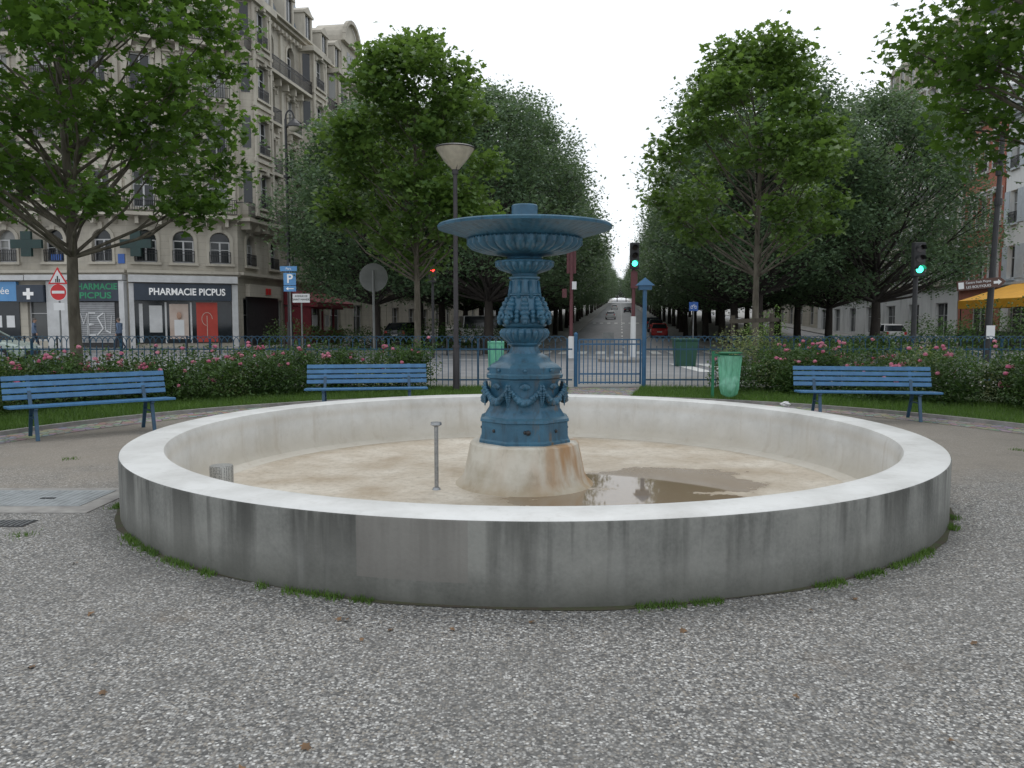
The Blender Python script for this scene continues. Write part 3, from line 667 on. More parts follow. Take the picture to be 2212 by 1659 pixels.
# ---------------------------------------------------------------- traffic lights and signs
def traffic_light(loc,hbase,lit,post='maroon',sc=1,white=0):
    e=empty('traffic_light',loc); H=hbase; mb=MB()
    if white: mb.cyl((0,0,0),(0,0,white),.13,.12,14,1); mb.cyl((0,0,white),(0,0,H),.085,.075,12,0)
    else: mb.cyl((0,0,0),(0,0,H),.1,.07,12,0)
    mb.obj('post',[M[post],M['signwhite']],e)
    mb=MB(); mb.box((0,-.12,H-.45*sc),(.34*sc,.24,1.0*sc)); 
    for i in range(3):
        z=H-.15*sc-i*.3*sc
        for k in range(6):
            a=math.pi*k/6; a2=math.pi*(k+1)/6
            mb.add([(.12*sc*math.cos(a),-.24,z+.12*sc*math.sin(a)),(.12*sc*math.cos(a2),-.24,z+.12*sc*math.sin(a2)),(.12*sc*math.cos(a2),-.44,z+.12*sc*math.sin(a2)),(.12*sc*math.cos(a),-.44,z+.12*sc*math.sin(a))],[(0,1,2,3)])
    mb.obj('housing',[M['dark']],e,bevel=.02)
    for i in range(3):
        z=H-.15*sc-i*.3*sc; mb=MB(); mb.cyl((0,-.235,z),(0,-.255,z),.105*sc,n=18)
        mb.obj('lens',[M[{'g':'lit_green','r':'lit_red'}[lit] if (lit=='g' and i==2) or (lit=='r' and i==0) else 'lens']],e)
traffic_light((5.45,35.5,-.12),5.1,'g','maroon',1.15,white=1.9)
traffic_light((14.0,27.5,0),4.2,'g','dark',1.15)
mb=MB(); mb.box((5.45,35.38,3.4),(.3,.02,.75)); mb.obj('small_sign_panel',[M['maroon']])
e=empty('traffic_light',(2.7,36,-.12)); mb=MB(); mb.cyl((0,0,0),(0,0,1.0),.15,.13,14,1); mb.cyl((0,0,1.0),(0,0,4.9),.085,.075,12,0); mb.box((0,.14,4.35),(.42,.22,1.0),0); mb.box((-.32,0,2.95),(.2,.2,.4),0); mb.box((.12,-.1,3.3),(.2,.02,.35),1)
mb.obj('post_and_housing',[M['maroon'],M['signwhite']],e)
e=empty('pedestrian_signal',(-3.35,33.5,0)); mb=MB(); mb.cyl((0,0,0),(0,0,3.0),.06,n=10); mb.cyl((0,0,3.0),(0,0,3.9),.05,n=10); mb.box((0,-.12,3.55),(.32,.2,.7)); mb.obj('post_and_housing',[M['dark']],e)
mb=MB(); mb.cyl((0,-.23,3.72),(0,-.25,3.72),.1,n=14); mb.obj('red_lens',[M['lit_red']],e)
mb=MB(); mb.cyl((0,-.23,3.4),(0,-.25,3.4),.1,n=14); mb.obj('dark_lens',[M['lens']],e)
e=empty('road_sign',(-4.2,24,0)); mb=MB(); mb.cyl((0,0,0),(0,0,3.1),.035,n=10); mb.obj('post',[M['signgrey']],e)
mb=MB(); mb.cyl((0,.04,2.88),(0,.06,2.88),.43,n=40); mb.bar((-.35,.03,2.95),(.35,.03,2.95),.02,.03); mb.bar((-.35,.03,2.8),(.35,.03,2.8),.02,.03); mb.obj('disc_back',[M['signgrey']],e)
e=empty('road_sign',(-18.3,32,-.05)); mb=MB(); mb.cyl((0,0,0),(0,0,3.75),.035,n=8); mb.obj('post',[M['signgrey']],e)
mb=MB(); mb.cyl((0,-.04,2.78),(0,-.06,2.78),.34,n=36,mi=0); mb.cyl((0,-.045,2.78),(0,-.062,2.78),.32,n=36,mi=1); mb.box((0,-.065,2.78),(.5,.012,.11),0)
def tri(mb,r,cz,y,mi):
    mb.add([(r*math.sin(a),y+dy,cz+r*math.cos(a)) for dy in(0,-.012) for a in(0,R(120),R(240))],[(0,1,2),(5,4,3),(0,3,4,1),(1,4,5,2),(2,5,3,0)],mi)
tri(mb,.46,3.33,-.05,1); tri(mb,.34,3.33,-.065,0)
mb.box((0,-.082,3.3),(.05,.006,.26),2); mb.box((-.07,-.082,3.24),(.04,.006,.14),2,0); mb.box((.07,-.082,3.24),(.04,.006,.14),2)
mb.box((0,-.05,2.2),(.44,.01,.3),0); mb.obj('panels',[M['signwhite'],M['signred'],M['text_black']],e)
e=empty('parking_sign',(-11.2,40,0)); mb=MB(); mb.cyl((0,0,0),(0,0,4.5),.04,n=8); mb.obj('post',[M['signgrey']],e)
mb=MB(); mb.box((-.05,-.05,4.2),(.85,.02,.25),0); mb.box((0,-.05,3.68),(.62,.02,.62),0); mb.box((0,-.05,3.2),(.62,.02,.28),0); mb.obj('panels',[M['signlblue']],e)
text('P',(0,-.065,3.68),.62,0,M['text_white'],e,bold=.01); text('Parc',(-.05,-.065,4.2),.16,0,M['text_white'],e)
mb=MB(); mb.add([(-.2,-.064,3.2),(-.08,-.064,3.28),(-.08,-.064,3.22),(.2,-.064,3.22),(.2,-.064,3.18),(-.08,-.064,3.18),(-.08,-.064,3.12)],[tuple(range(7))]); mb.obj('arrow',[M['text_white']],e)
e=empty('street_name_sign',(-10.6,39.8,0)); mb=MB(); mb.cyl((0,.05,0),(0,.05,2.95),.04,n=8,mi=1); mb.box((0,0,2.72),(.86,.03,.44)); mb.obj('plate',[M['signwhite'],M['signgrey']],e)
text('AVENUE DE',(0,-.02,2.82),.12,0,M['text_black'],e); text('SAINT MANDÉ',(0,-.02,2.65),.13,0,M['text_black'],e)
e=empty('cycle_sign',(8.5,37,0)); mb=MB(); mb.cyl((0,.03,0),(0,.03,2.5),.03,n=8,mi=1); mb.box((0,0,2.25),(.42,.02,.42)); mb.obj('plate',[M['signblue'],M['signgrey']],e)
mb=MB()
for cx in(-.09,.09):
    for k in range(12):
        a=2*math.pi*k/12;a2=2*math.pi*(k+1)/12; mb.bar((cx+.06*math.cos(a),-.014,2.22+.06*math.sin(a)),(cx+.06*math.cos(a2),-.014,2.22+.06*math.sin(a2)),.006,.014)
mb.bar((-.09,-.014,2.22),(-.03,-.014,2.32),.006,.014); mb.bar((-.03,-.014,2.32),(.09,-.014,2.22),.006,.014); mb.bar((-.03,-.014,2.32),(.06,-.014,2.33),.006,.014); mb.obj('cycle_pictogram',[M['text_white']],e)
e=empty('road_sign',(4.35,35.6,-.12)); mb=MB(); mb.cyl((0,0,0),(0,0,1.0),.03,n=8); mb.box((0,-.04,.95),(.5,.02,.45)); mb.obj('panel_back',[M['signgrey']],e)
e=empty('bollards')
for i,(x,y) in enumerate([(-24+i*1.6,38.8) for i in range(15)]+[(13+i*1.5,35.5) for i in range(12)]+[(-1.5+i*1.3,40.2) for i in range(3)]):
    mb=MB(); mb.cyl((x,y,-.12),(x,y,.75),.045,n=8); mb.blob((x,y,.8),.06,0,8,5); mb.obj('bollard_post',[M['dark']],e)
# ---------------------------------------------------------------- cars
def car(loc,rz,paint,van=False,name='parked_car'):
    e=empty(name,loc,rz); mb=MB()
    if van: st=[(-2.3,.35,1.0,.80),(-2.25,.25,1.15,.88),(-1.2,.2,1.15,.9),(1.0,.2,1.12,.9),(1.7,.22,1.0,.88),(2.2,.27,.82,.8),(2.3,.35,.65,.7)]; cab=[(-2.2,1.12,.86),(-2.1,1.88,.75),(.6,1.9,.75),(1.5,1.1,.84)]
    else: st=[(-2.1,.35,.8,.72),(-2.05,.25,.95,.82),(-1.3,.2,.97,.86),(.7,.2,.95,.86),(1.4,.22,.86,.85),(1.95,.27,.72,.76),(2.05,.35,.6,.66)]; cab=[(-1.95,.94,.8),(-1.45,1.42,.62),(.1,1.46,.63),(.95,.93,.8)]
    vs=[]
    for x,zb,zt,w in st:
        zm=(zb+zt)/2
        vs+=[(x,-w*.93,zb),(x,-w,zm),(x,-w*.97,zt-.08),(x,-w*.86,zt),(x,w*.86,zt),(x,w*.97,zt-.08),(x,w,zm),(x,w*.93,zb)]
    n=len(st); fs=[(8*i+j,8*i+(j+1)%8,8*(i+1)+(j+1)%8,8*(i+1)+j) for i in range(n-1) for j in range(8)]+[tuple(range(8)),tuple(8*(n-1)+j for j in range(8))[::-1]]
    mb.add(vs,fs); 
    mb.obj('body',[M[paint]],e,True,auto=True)
    mb=MB(); (a,az,aw),(b1,bz,bw),(c1,cz,cw),(d1,dz,dw)=cab
    V=[(a,-aw,az),(b1,-bw,bz),(c1,-cw,cz),(d1,-dw,dz),(a,aw,az),(b1,bw,bz),(c1,cw,cz),(d1,dw,dz)]
    mb.add(V,[(0,3,2,1),(4,5,6,7),(0,1,5,4),(1,2,6,5),(2,3,7,6)]); mb.obj('windows',[M['carglass']],e)
    mb=MB(); mb.hexa([(b1-.05,-bw-.01,bz-.03),(c1+.05,-cw-.01,cz-.03),(c1+.05,cw+.01,cz-.03),(b1-.05,bw+.01,bz-.03),(b1+.05,-bw+.08,bz+.04),(c1-.05,-cw+.08,cz+.04),(c1-.05,cw-.08,cz+.04),(b1+.05,bw-.08,bz+.04)])
    for s_ in(-1,1):
        mb.bar((a,s_*(aw+.005),az),(b1,s_*(bw+.005),bz),.05,.09); mb.bar((d1,s_*(dw+.005),dz),(c1,s_*(cw+.005),cz),.04,.07)
        xm=(b1+c1)/2; mb.bar((xm,s_*(aw+.01),az),(xm,s_*(bw+.01),bz),.04,.08)
        mb.box((.75,s_*.95,.98),(.12,.16,.12))
    mb.obj('roof_and_pillars',[M[paint]],e)
    mb=MB(); xw=1.3
    for x in(-xw,xw):
        for s_ in(-1,1): mb.cyl((x,s_*.66,.31),(x,s_*.875,.31),.31,n=20,mi=0); mb.cyl((x,s_*.87,.31),(x,s_*.885,.31),.19,n=14,mi=1)
    mb.obj('wheels',[M['tyre'],M['steel']],e)
    mb=MB(); xe=st[-1][0]; xr=st[0][0]
    for s_ in(-1,1): mb.box((xe-.1,s_*.58,.62),(.16,.26,.12),0); mb.box((xr+.06,s_*.64,.8),(.14,.18,.22),1)
    mb.box((xe-.0,0,.42),(.06,1.0,.18),2); mb.box((xr-.0,0,.6),(.05,.5,.11),0); mb.obj('lights_and_bumper',[M['signwhite'],M['signred'],M['dark']],e)
ah=math.atan(AX); up=math.pi/2-ah
car((-21.0,31,-.1),R(4),'car_silver'); car((ax(82)+3.2,82,-.1),up,'car_red'); car((ax(92)+3.3,92,gz(92)-.1),up,'car_dark'); car((ax(101)+3.3,101,gz(101)-.1),up,'car_dark')
car((-1.2,51.5,-.0),R(15),'car_white',True,'parked_van'); car((ax(140)-2.5,140,gz(140)-.1),up,'car_white',name='car'); car((ax(190)+.9,190,gz(190)-.1),up,'car_dark',name='car'); car((ax(230)-2.5,230,gz(230)-.1),up,'car_white',name='car')
car((-7.5,56,0),R(75),'car_dark'); car((ax(60)+19.5,60,-.12),up,'car_white'); car((ax(72)-20,72,-.12),up,'car_white')
# ---------------------------------------------------------------- trees
big=[tree_meshes('street_tree_a',13.8,3.7,5.3,95,46000,.215,.26,'dome',KITE,M['leaf_hazed'],M['barkd'],.25,11,low=.3),
     tree_meshes('street_tree_b',13.2,3.4,5.1,90,46000,.215,.24,'dome',KITE,M['leaf_hazed'],M['barkd'],.26,12,low=.3),
     tree_meshes('street_tree_c',14.2,3.9,5.2,95,46000,.215,.27,'dome',KITE,M['leaf_hazed'],M['barkd'],.26,13,low=.3)]
k=0
for side,ss in((-1,(-7.8,-14.2)),(1,(6.2,12.4))):
    for s_ in ss:
        y=(41 if side<0 else 38.5)+(2 if abs(s_)>10 else 0)
        while y<420:
            if y<170 or abs(s_)<10:
                sc=random.uniform(.92,1.06)
                if side>0 and y<60: sc*=.95
                place_tree('street_tree',big[k%3],(ax(y)+s_+random.uniform(-.3,.3),y,gz(y)),random.uniform(0,6.28),sc)
            k+=1; y+=8.6 if y<120 else 11
for i in range(26):
    y=470+random.uniform(0,60); place_tree('street_tree',big[i%3],(ax(y)-70+i*5.6,y,gz(y)-1),i,1.1)
t1=tree_meshes('plane_tree_near',10.2,3.8,3.55,66,15500,.185,.115,'dome',MAPLE,M['leaf_plane'],M['bark'],.25,21,flat=.5)
place_tree('plane_tree',t1,(-8.95,16.2,0),.6)
t2=tree_meshes('plane_tree_mid',8.9,3.5,2.4,60,14500,.17,.09,'egg',MAPLE,M['leaf_young'],M['bark'],.27,22,low=.1,flat=.65)
place_tree('plane_tree',t2,(-2.6,21.6,0),1)
t3=tree_meshes('plane_tree_right',9.1,3.7,2.6,58,11500,.17,.09,'egg',MAPLE,M['leaf_young'],M['bark'],.24,23,lean=.4,low=.2,flat=.65)
place_tree('plane_tree',t3,(6.75,21.8,0),2.4)
t4=tree_meshes('plane_tree_edge',12,5.2,4.6,90,27000,.17,.16,'dome',MAPLE,M['leaf_plane'],M['bark'],.2,24)
place_tree('plane_tree',t4,(10.8,12.5,0),2)
def hedge(name,boxes,ls,m_):
    P=[]
    for (x,y,z,rx_,ry_,rz_),k in boxes:
        b_=ball(k); b_*=np.array([rx_,ry_,rz_]); P.append(b_+np.array([x,y,z]))
    P=np.concatenate(P); P=P[P[:,2]>.0]; me=leaves(name,P,ls,KITE,.5); me.materials.append(m_); return link(bpy.data.objects.new(name,me))
hedge('hedge',[((12.2+i*1.3+random.uniform(-.3,.3),33+random.uniform(-.5,.5),.4+.06*i,1.1,1.0,(.5 if i<4 else 1.1 if i<6 else 1.7)*random.uniform(.8,1.2)),1300) for i in range(11)],.13,M['leaf_rose'])
hedge('hedge',[((8.9+i*.4,29,1.0,.45,.5,random.uniform(.7,1.2)),400) for i in range(3)],.1,M['leaf_young'])
hedge('hedge',[((-5.5+i*1.1,43.5+random.uniform(-.4,.4),.6,.9,.8,random.uniform(.7,1.2)),800) for i in range(6)],.14,M['leaf_rose'])
hedge('hedge',[((-13.5+i*1.0,45.5+random.uniform(-.4,.4),.5,.8,.6,random.uniform(.7,1.3)),700) for i in range(7)],.14,M['leaf_rose'])
hedge('ornamental_shrub',[((5.0+i*.35,18.0,.75,.5,.4,.7),900) for i in range(3)],.06,M['leaf_pale'])
def rosebed(t0,t1,nb,seed):
    rd=random.Random(seed); P=[];PP=[];fl_=MB()
    for i in range(nb):
        t=R(t0+(t1-t0)*(i+rd.random())/nb); r=rd.uniform(9.4,11.4)
        x=GC[0]+r*math.cos(t); y=GC[1]+r*math.sin(t)
        if y>17.6: y=17.6-rd.random()*.6
        pale=rd.random()<.1
        h=rd.uniform(.3,.6); w=rd.uniform(.4,.8)
        k=950; b_=ball(k)*np.array([w,w,h]); b_+=np.array([x,y,h*.92])
        (PP if pale else P).append(b_)
        for q in range(10):
            a=rd.uniform(0,6.28); kk=22; tt=np.linspace(0,1,kk)[:,None]; s0=np.array([x+math.cos(a)*w*.5,y+math.sin(a)*w*.5,h*1.2]); e0=s0+np.array([math.cos(a)*.25,math.sin(a)*.25,rd.uniform(.15,.5)])
            P.append(s0+(e0-s0)*tt+rng.normal(size=(kk,3))*.05)
            if not pale and rd.random()<.13: fl_.blob(e0,(.045,.045,.035),0,6,4,.3)
        if not pale:
            for q in range(rd.choice((0,0,0,1,2,4))):
                a=rd.uniform(0,6.28); el=rd.uniform(.1,1.4); c=(x+w*math.cos(el)*math.cos(a),y+w*math.cos(el)*math.sin(a),h*.92+h*math.sin(el))
                for u in range(rd.choice((1,1,2,5))): fl_.blob((c[0]+rd.uniform(-.09,.09),c[1]+rd.uniform(-.09,.09),c[2]+rd.uniform(-.03,.05)),(.042*rd.uniform(.5,1.4),.042,.034),0,6,4,.3)
    e=empty('rose_bushes'); P=np.concatenate(P); me=leaves('foliage',P[P[:,2]>.02],.072,KITE,.5); me.materials.append(M['leaf_rose']); link(bpy.data.objects.new('foliage',me),e)
    if PP:
        PP=np.concatenate(PP); me=leaves('variegated_foliage',PP[PP[:,2]>.02],.065,KITE,.5); me.materials.append(M['leaf_pale']); link(bpy.data.objects.new('variegated_foliage',me),e)
    fl_.obj('flowers',[M['petal']],e)
rosebed(104,174,64,3); rosebed(6,64,60,5)
# ---------------------------------------------------------------- buildings
class Fr:
    def __init__(s,p0,p1):
        s.p0=Vector((p0[0],p0[1],0)); d=Vector((p1[0],p1[1],0))-s.p0; s.L=d.length; s.d=d.normalized(); s.n=Vector((s.d.y,-s.d.x,0)); s.rz=math.atan2(s.d.y,s.d.x)
    def P(s,u,z,n): return s.p0+s.d*u+s.n*n+Vector((0,0,z))
    def box(s,mb,u0,u1,z0,z1,n0,n1,mi=0):
        mb.hexa([s.P(u0,z0,n1),s.P(u1,z0,n1),s.P(u1,z0,n0),s.P(u0,z0,n0),s.P(u0,z1,n1),s.P(u1,z1,n1),s.P(u1,z1,n0),s.P(u0,z1,n0)],mi)
def parts(): return {k:MB() for k in('walls','trim','windows','window_frames','balconies','roof')}
def rail(f,mb,u0,u1,z,n1,h=.95):
    f.box(mb,u0,u1,z+h-.04,z+h,n1-.04,n1); f.box(mb,u0,u1,z+.08,z+.12,n1-.035,n1-.005); f.box(mb,u0,u1,z+h*.7,z+h*.7+.03,n1-.035,n1-.005)
    k=max(2,int((u1-u0)/.13))
    for i in range(k+1):
        u=u0+.02+(u1-u0-.04)*i/k; f.box(mb,u-.018,u+.018,z+.1,z+h-.04,n1-.035,n1-.01)
    for u in(u0,u1-.03): f.box(mb,u,u+.03,z+h-.045,z+h-.005,0.01,n1-.04)
def level(f,D,z0,z1,n,w,sill,head,arch=False,balc=None,u0=0,u1=None,surround=True,off=0,depth=.28,dbl=True,ped=False):
    u1=f.L if u1 is None else u1; cw=(u1-u0)/n
    W,T,G,Fm,B=D['walls'],D['trim'],D['windows'],D['window_frames'],D['balconies']
    P=lambda u,z,d=0:f.P(u,z,off+d)
    for i in range(n):
        c0=u0+i*cw; c=c0+cw/2; a=c-w/2; b_=c+w/2; s=z0+sill; h=z0+head
        W.poly([P(c0,z0),P(a,z0),P(a,z1),P(c0,z1)]); W.poly([P(b_,z0),P(c0+cw,z0),P(c0+cw,z1),P(b_,z1)])
        if sill>0: W.poly([P(a,z0),P(b_,z0),P(b_,s),P(a,s)])
        if arch:
            r=w/2; pts=[(c-r*math.cos(math.pi*k/8),h+r*math.sin(math.pi*k/8)*.95) for k in range(9)]
        else: pts=[(a,h),(b_,h)]
        for k in range(len(pts)-1):
            W.poly([P(*pts[k]),P(*pts[k+1]),P(pts[k+1][0],z1),P(pts[k][0],z1)])
        outl=[(a,s)]+pts+[(b_,s)]
        for k in range(len(outl)):
            q=outl[k];q2=outl[(k+1)%len(outl)]; W.poly([P(*q),P(*q2),P(q2[0],q2[1],-depth),P(q[0],q[1],-depth)])
        G.poly([P(q[0],q[1],-depth+.01) for q in outl[::-1]])
        fb=lambda x0,x1,y0,y1:f.box(Fm,x0,x1,y0,y1,off-depth+.02,off-depth+.07)
        fb(a,a+.07,s,h);fb(b_-.07,b_,s,h);fb(a+.07,b_-.07,s,s+.09)
        fb(a+.07,b_-.07,h-.07,h)
        if dbl: fb(c-.05,c+.05,s+.09,h-.07); fb(a+.07,c-.05,s+(h-s)*.62,s+(h-s)*.62+.04); fb(c+.05,b_-.07,s+(h-s)*.62,s+(h-s)*.62+.04)
        if surround=='shutters':
            f.box(T,a-.66,a-.04,s,h,off+.004,off+.06); f.box(T,b_+.04,b_+.66,s,h,off+.004,off+.06); f.box(T,a-.1,b_+.1,s-.12,s-.003,off+.002,off+.16)
        elif surround:
            f.box(T,a-.2,a-.02,s,h,off+.002,off+.07); f.box(T,b_+.02,b_+.2,s,h,off+.002,off+.07)
            f.box(T,a-.26,b_+.26,s-.14,s-.003,off+.002,off+.16)
            if arch:
                r=w/2
                for k in range(8):
                    t0_=math.pi*k/8;t1_=math.pi*(k+1)/8
                    q=[(c-(r+e_)*math.cos(t_),h+(r*.95+e_)*math.sin(t_)) for t_,e_ in((t0_,.02),(t1_,.02),(t1_,.22),(t0_,.22))]
                    T.hexa([P(x,y,.07) for x,y in q]+[P(x,y,.002) for x,y in q])
                f.box(T,c-.13,c+.13,h+r*.95,h+r*.95+.42,off+.003,off+.16)
            else:
                f.box(T,a-.24,b_+.24,h+.003,h+.2,off+.002,off+.09); f.box(T,a-.3,b_+.3,h+.203,h+.3,off+.002,off+.24); f.box(T,c-.12,c+.12,h+.01,h+.36,off+.095,off+.28)
                for u_ in(a-.24,b_+.1): f.box(T,u_,u_+.14,h-.25,h,off+.075,off+.2)
                if ped: T.add([P(a-.3,h+.305,.003),P(b_+.3,h+.305,.003),P(c,h+.7,.003),P(a-.3,h+.305,.2),P(b_+.3,h+.305,.2),P(c,h+.7,.2)],[(3,4,5),(0,3,5,2),(4,1,2,5)])
        if balc=='small':
            f.box(T,a-.25,b_+.25,s-.32,s-.145,off+.003,off+.5)
            f.box(T,a-.12,a+.08,s-.75,s-.325,off+.003,off+.3); f.box(T,b_-.08,b_+.12,s-.75,s-.325,off+.003,off+.3)
            old=f.p0.copy(); f.p0=old+f.n*off; rail(f,B,a-.22,b_+.22,s-.15,.46); f.p0=old
        if balc=='rail':
            old=f.p0.copy(); f.p0=old+f.n*off; rail(f,B,a-.05,b_+.05,s-.02,.1,.75); f.p0=old
    if balc=='long':
        f.box(T,u0,u1,z0-.2,z0-.003,off+.003,off+.85)
        k=int((u1-u0)/1.1)
        for i in range(k): u=u0+(i+.5)*(u1-u0)/k; f.box(T,u-.1,u+.1,z0-.65,z0-.203,off+.003,off+.6)
        old=f.p0.copy(); f.p0=old+f.n*off; rail(f,B,u0+.02,u1-.02,z0,.8); f.p0=old
def cornice(f,D,z,steps=((.12,.08),(.14,.2),(.1,.32)),e=0,off=0):
    zz=z
    for h,o in steps: f.box(D['trim'],-e,f.L+e,zz+.001,zz+h,off+.004,off+o); zz+=h
def bay(f,D,uc,wd,z0,z1,out,fl_h,arch=False):
    u0,u1=uc-wd/2,uc+wd/2; W=D['walls']
    ch=.5
    pl=[(u0,0),(u0+ch,out),(u1-ch,out),(u1,0)]
    for i in(0,2):
        a,b_=pl[i],pl[i+1]; A=f.P(a[0],0,a[1]);B_=f.P(b_[0],0,b_[1]); g_=Fr((A.x,A.y),(B_.x,B_.y))
        W.poly([g_.P(0,z0,0),g_.P(g_.L,z0,0),g_.P(g_.L,z1,0),g_.P(0,z1,0)])
        z=z0
        while z<z1-.5: g_.box(D['windows'],g_.L*.25,g_.L*.75,z+.7,z+fl_h-.7,.003,.02); z+=fl_h
    z=z0
    A=f.P(u0+ch,0,out);B_=f.P(u1-ch,0,out); g_=Fr((A.x,A.y),(B_.x,B_.y))
    while z<z1-.5:
        level(g_,D,z,min(z+fl_h,z1),1,1.35,.45,2.55,False,'rail'); g_.box(D['trim'],-.25,g_.L+.25,z-.1,z+.12,.003,.12); z+=fl_h
    for zz,fc in((z0,0),(z1,1)):
        D['trim'].poly([f.P(u,zz,n_) for u,n_ in pl])
    A_=[f.P(u,z0-.002,n_) for u,n_ in pl]; B2=[f.P(uc-wd*.28,z0-1.1,.003),f.P(uc-wd*.2,z0-1.1,.12),f.P(uc+wd*.2,z0-1.1,.12),f.P(uc+wd*.28,z0-1.1,.003)]
    for i in range(3): D['trim'].poly([B2[i],B2[i+1],A_[i+1],A_[i]])
    for u_ in (u0+ch,u1-ch): f.box(D['trim'],u_-.13,u_+.13,z0,z1,out+.003,out+.1)
    f.box(D['trim'],u0-.1,u1+.1,z1+.002,z1+.35,.0,out+.3)
def mansard(f,D,z0,h,n,inset=1.6,e=0):
    Rf=D['roof']; L=f.L
    Rf.poly([f.P(-e,z0,-.1),f.P(L+e,z0,-.1),f.P(L+e-.2,z0+h,-inset),f.P(-e+.2,z0+h,-inset)])
    Rf.poly([f.P(-e+.2,z0+h,-inset),f.P(L+e-.2,z0+h,-inset),f.P(L+e-.2,z0+h+1.2,-6),f.P(-e+.2,z0+h+1.2,-6)])
    cw=L/n
    for i in range(n):
        c=(i+.5)*cw
        f.box(D['trim'],c-.75,c-.5,z0+.2,z0+h*.62,-1.4,.02); f.box(D['trim'],c+.5,c+.75,z0+.2,z0+h*.62,-1.4,.02)
        f.box(D['trim'],c-.85,c+.85,z0+h*.62+.002,z0+h*.62+.18,-1.6,.12); f.box(D['windows'],c-.49,c+.49,z0+.2,z0+h*.62,-1.3,-.08)
        D['trim'].add([f.P(c-.8,z0+h*.62+.182,.06),f.P(c+.8,z0+h*.62+.182,.06),f.P(c,z0+h*.62+.65,.06),f.P(c-.8,z0+h*.62+.182,-1.5),f.P(c+.8,z0+h*.62+.182,-1.5),f.P(c,z0+h*.62+.65,-1.5)],[(0,1,2),(0,2,5,3),(1,4,5,2)])
        f.box(D['window_frames'],c-.03,c+.03,z0+.25,z0+h*.6,-.08,-.04)
def finish(name,D,wm,tm=None,foot=None,top=None):
    e=empty(name)
    mm={'walls':wm,'trim':tm or M['trimA'],'windows':M['glass'],'window_frames':M['shopwhite'],'balconies':M['dark'],'roof':M['zinc']}
    if foot:
        mb=D['roof']; mb.poly([(x,y,top) for x,y in foot])
        for i in range(len(foot)): 
            a=foot[i];b_=foot[(i+1)%len(foot)]
            if i>=foot_open: D['walls'].poly([(a[0],a[1],0),(b_[0],b_[1],0),(b_[0],b_[1],top),(a[0],a[1],top)])
    for k,mb in D.items():
        if mb.f: mb.obj(k,[mm[k]],e)
    return e
A0=(-46,48.2);A1=(-22.6,46.6);A2=(-16.9,49.0);A3=(ax(62)-24.2,62)
D=parts(); fs_=[Fr(A0,A1),Fr(A1,A2),Fr(A2,A3)]
for i,f in enumerate(fs_):
    dz=.003*i
    level(f,D,0,4.3,(7,2,4)[i],(2.4,2.2,2.3)[i],(.4,.3,.2)[i],3.0,False,None,surround=False)
    cornice(f,D,4.3+dz,((.1,.12),(.18,.35)))
    level(f,D,4.3,7.9,(8,3,4)[i],1.15,.75,2.1,True,'rail')
    cornice(f,D,7.62+dz,((.12,.12),(.15,.3)))
    z=7.9
    for q in range(4):
        level(f,D,z,z+3.35,(8,3,4)[i],1.15,.35,2.5 if q<3 else 2.2,q==3,('long','small','small','long')[q],ped=(q==0))
        if q: f.box(D['trim'],0,f.L,z-.1+dz,z+.06+dz,.003,.1)
        z+=3.35
    cornice(f,D,21.3+dz,((.25,.15),(.2,.45),(.12,.7)))
    for k in range(int(f.L/.6)): f.box(D['trim'],.2+k*.6,.42+k*.6,21.05,21.29,.14,.4)
    for k in range((9,4,5)[i]):
        u=f.L*k/(8,3,4)[i]; u=min(max(u,.22),f.L-.22); f.box(D['trim'],u-.16,u+.16,8.05,21.04,.002,.13+.01*i)
    mansard(f,D,21.9,3.6,(8,3,4)[i])
bay(fs_[2],D,2.0,3.2,8.2,21.0,.9,3.35); bay(fs_[2],D,11.3,3.2,8.2,21.0,.9,3.35); bay(fs_[0],D,19.2,3.4,8.2,21.0,.8,3.35); bay(fs_[0],D,9.2,3.4,8.2,21.0,.8,3.35)
foot_open=3
bA=finish('corner_apartment_building',D,M['stoneA'],None,[A0,A1,A2,A3,(-30,70),(-46,66)],21.85)
f=fs_[1]
def fobj(name,f,boxes,m_,parent=bA):
    mb=MB()
    for bx in boxes: f.box(mb,*bx)
    return mb.obj(name,[m_],parent)
fobj('shop_fascia',f,[(0.05,6.1,3.86,4.28,.02,.5),(0.05,.32,0,3.8,.02,.28),(5.75,6.1,0,3.8,.02,.28)],M['shopwhite'])
fobj('shop_sign_board',f,[(.33,5.72,2.8,3.8,.02,.36)],M['navy'])
text('PHARMACIE PICPUS',f.P(3.25,3.3,.37),.56,f.rz,M['text_white'],bA,sx=.86,bold=.014)
fobj('shop_window',f,[(.33,5.72,.25,2.78,.02,.06)],M['carglass'])
fobj('shop_window_posters',f,[(.55,.75,.3,2.6,.07,.1),(1.1,1.8,.9,2.5,.07,.1),(1.95,2.05,.25,2.7,.07,.12),(3.35,3.45,.25,2.7,.07,.12)],M['shopwhite'])
fobj('poster_portrait',f,[(2.2,3.25,.5,2.6,.07,.1)],M['poster_pink'])
mb=MB(); q=f.P(2.72,1.9,.12); mb.blob(q,(.16,.05,.22),0,10,8); mb.obj('poster_face',[M['skin']],bA)
fobj('poster_torso',f,[(2.45,3.0,.7,1.65,.101,.11)],M['signwhite'])
fobj('poster_red',f,[(3.7,4.9,.3,2.7,.07,.1)],M['red'])
mb=MB()
for k in range(10):
    t_=math.pi*k/9*1.3; t2_=math.pi*(k+1)/9*1.3; a=f.P(4.3+.3*math.cos(t_),1.7+.4*math.sin(t_),.11);b_=f.P(4.3+.3*math.cos(t2_),1.7+.4*math.sin(t2_),.11); mb.bar(a,b_,.03,.03)
mb.bar(f.P(4.3,.6,.11),f.P(4.3,1.9,.11),.03,.03); mb.obj('poster_drawing',[M['poster_pink']],bA)
f=fs_[0]; L=f.L
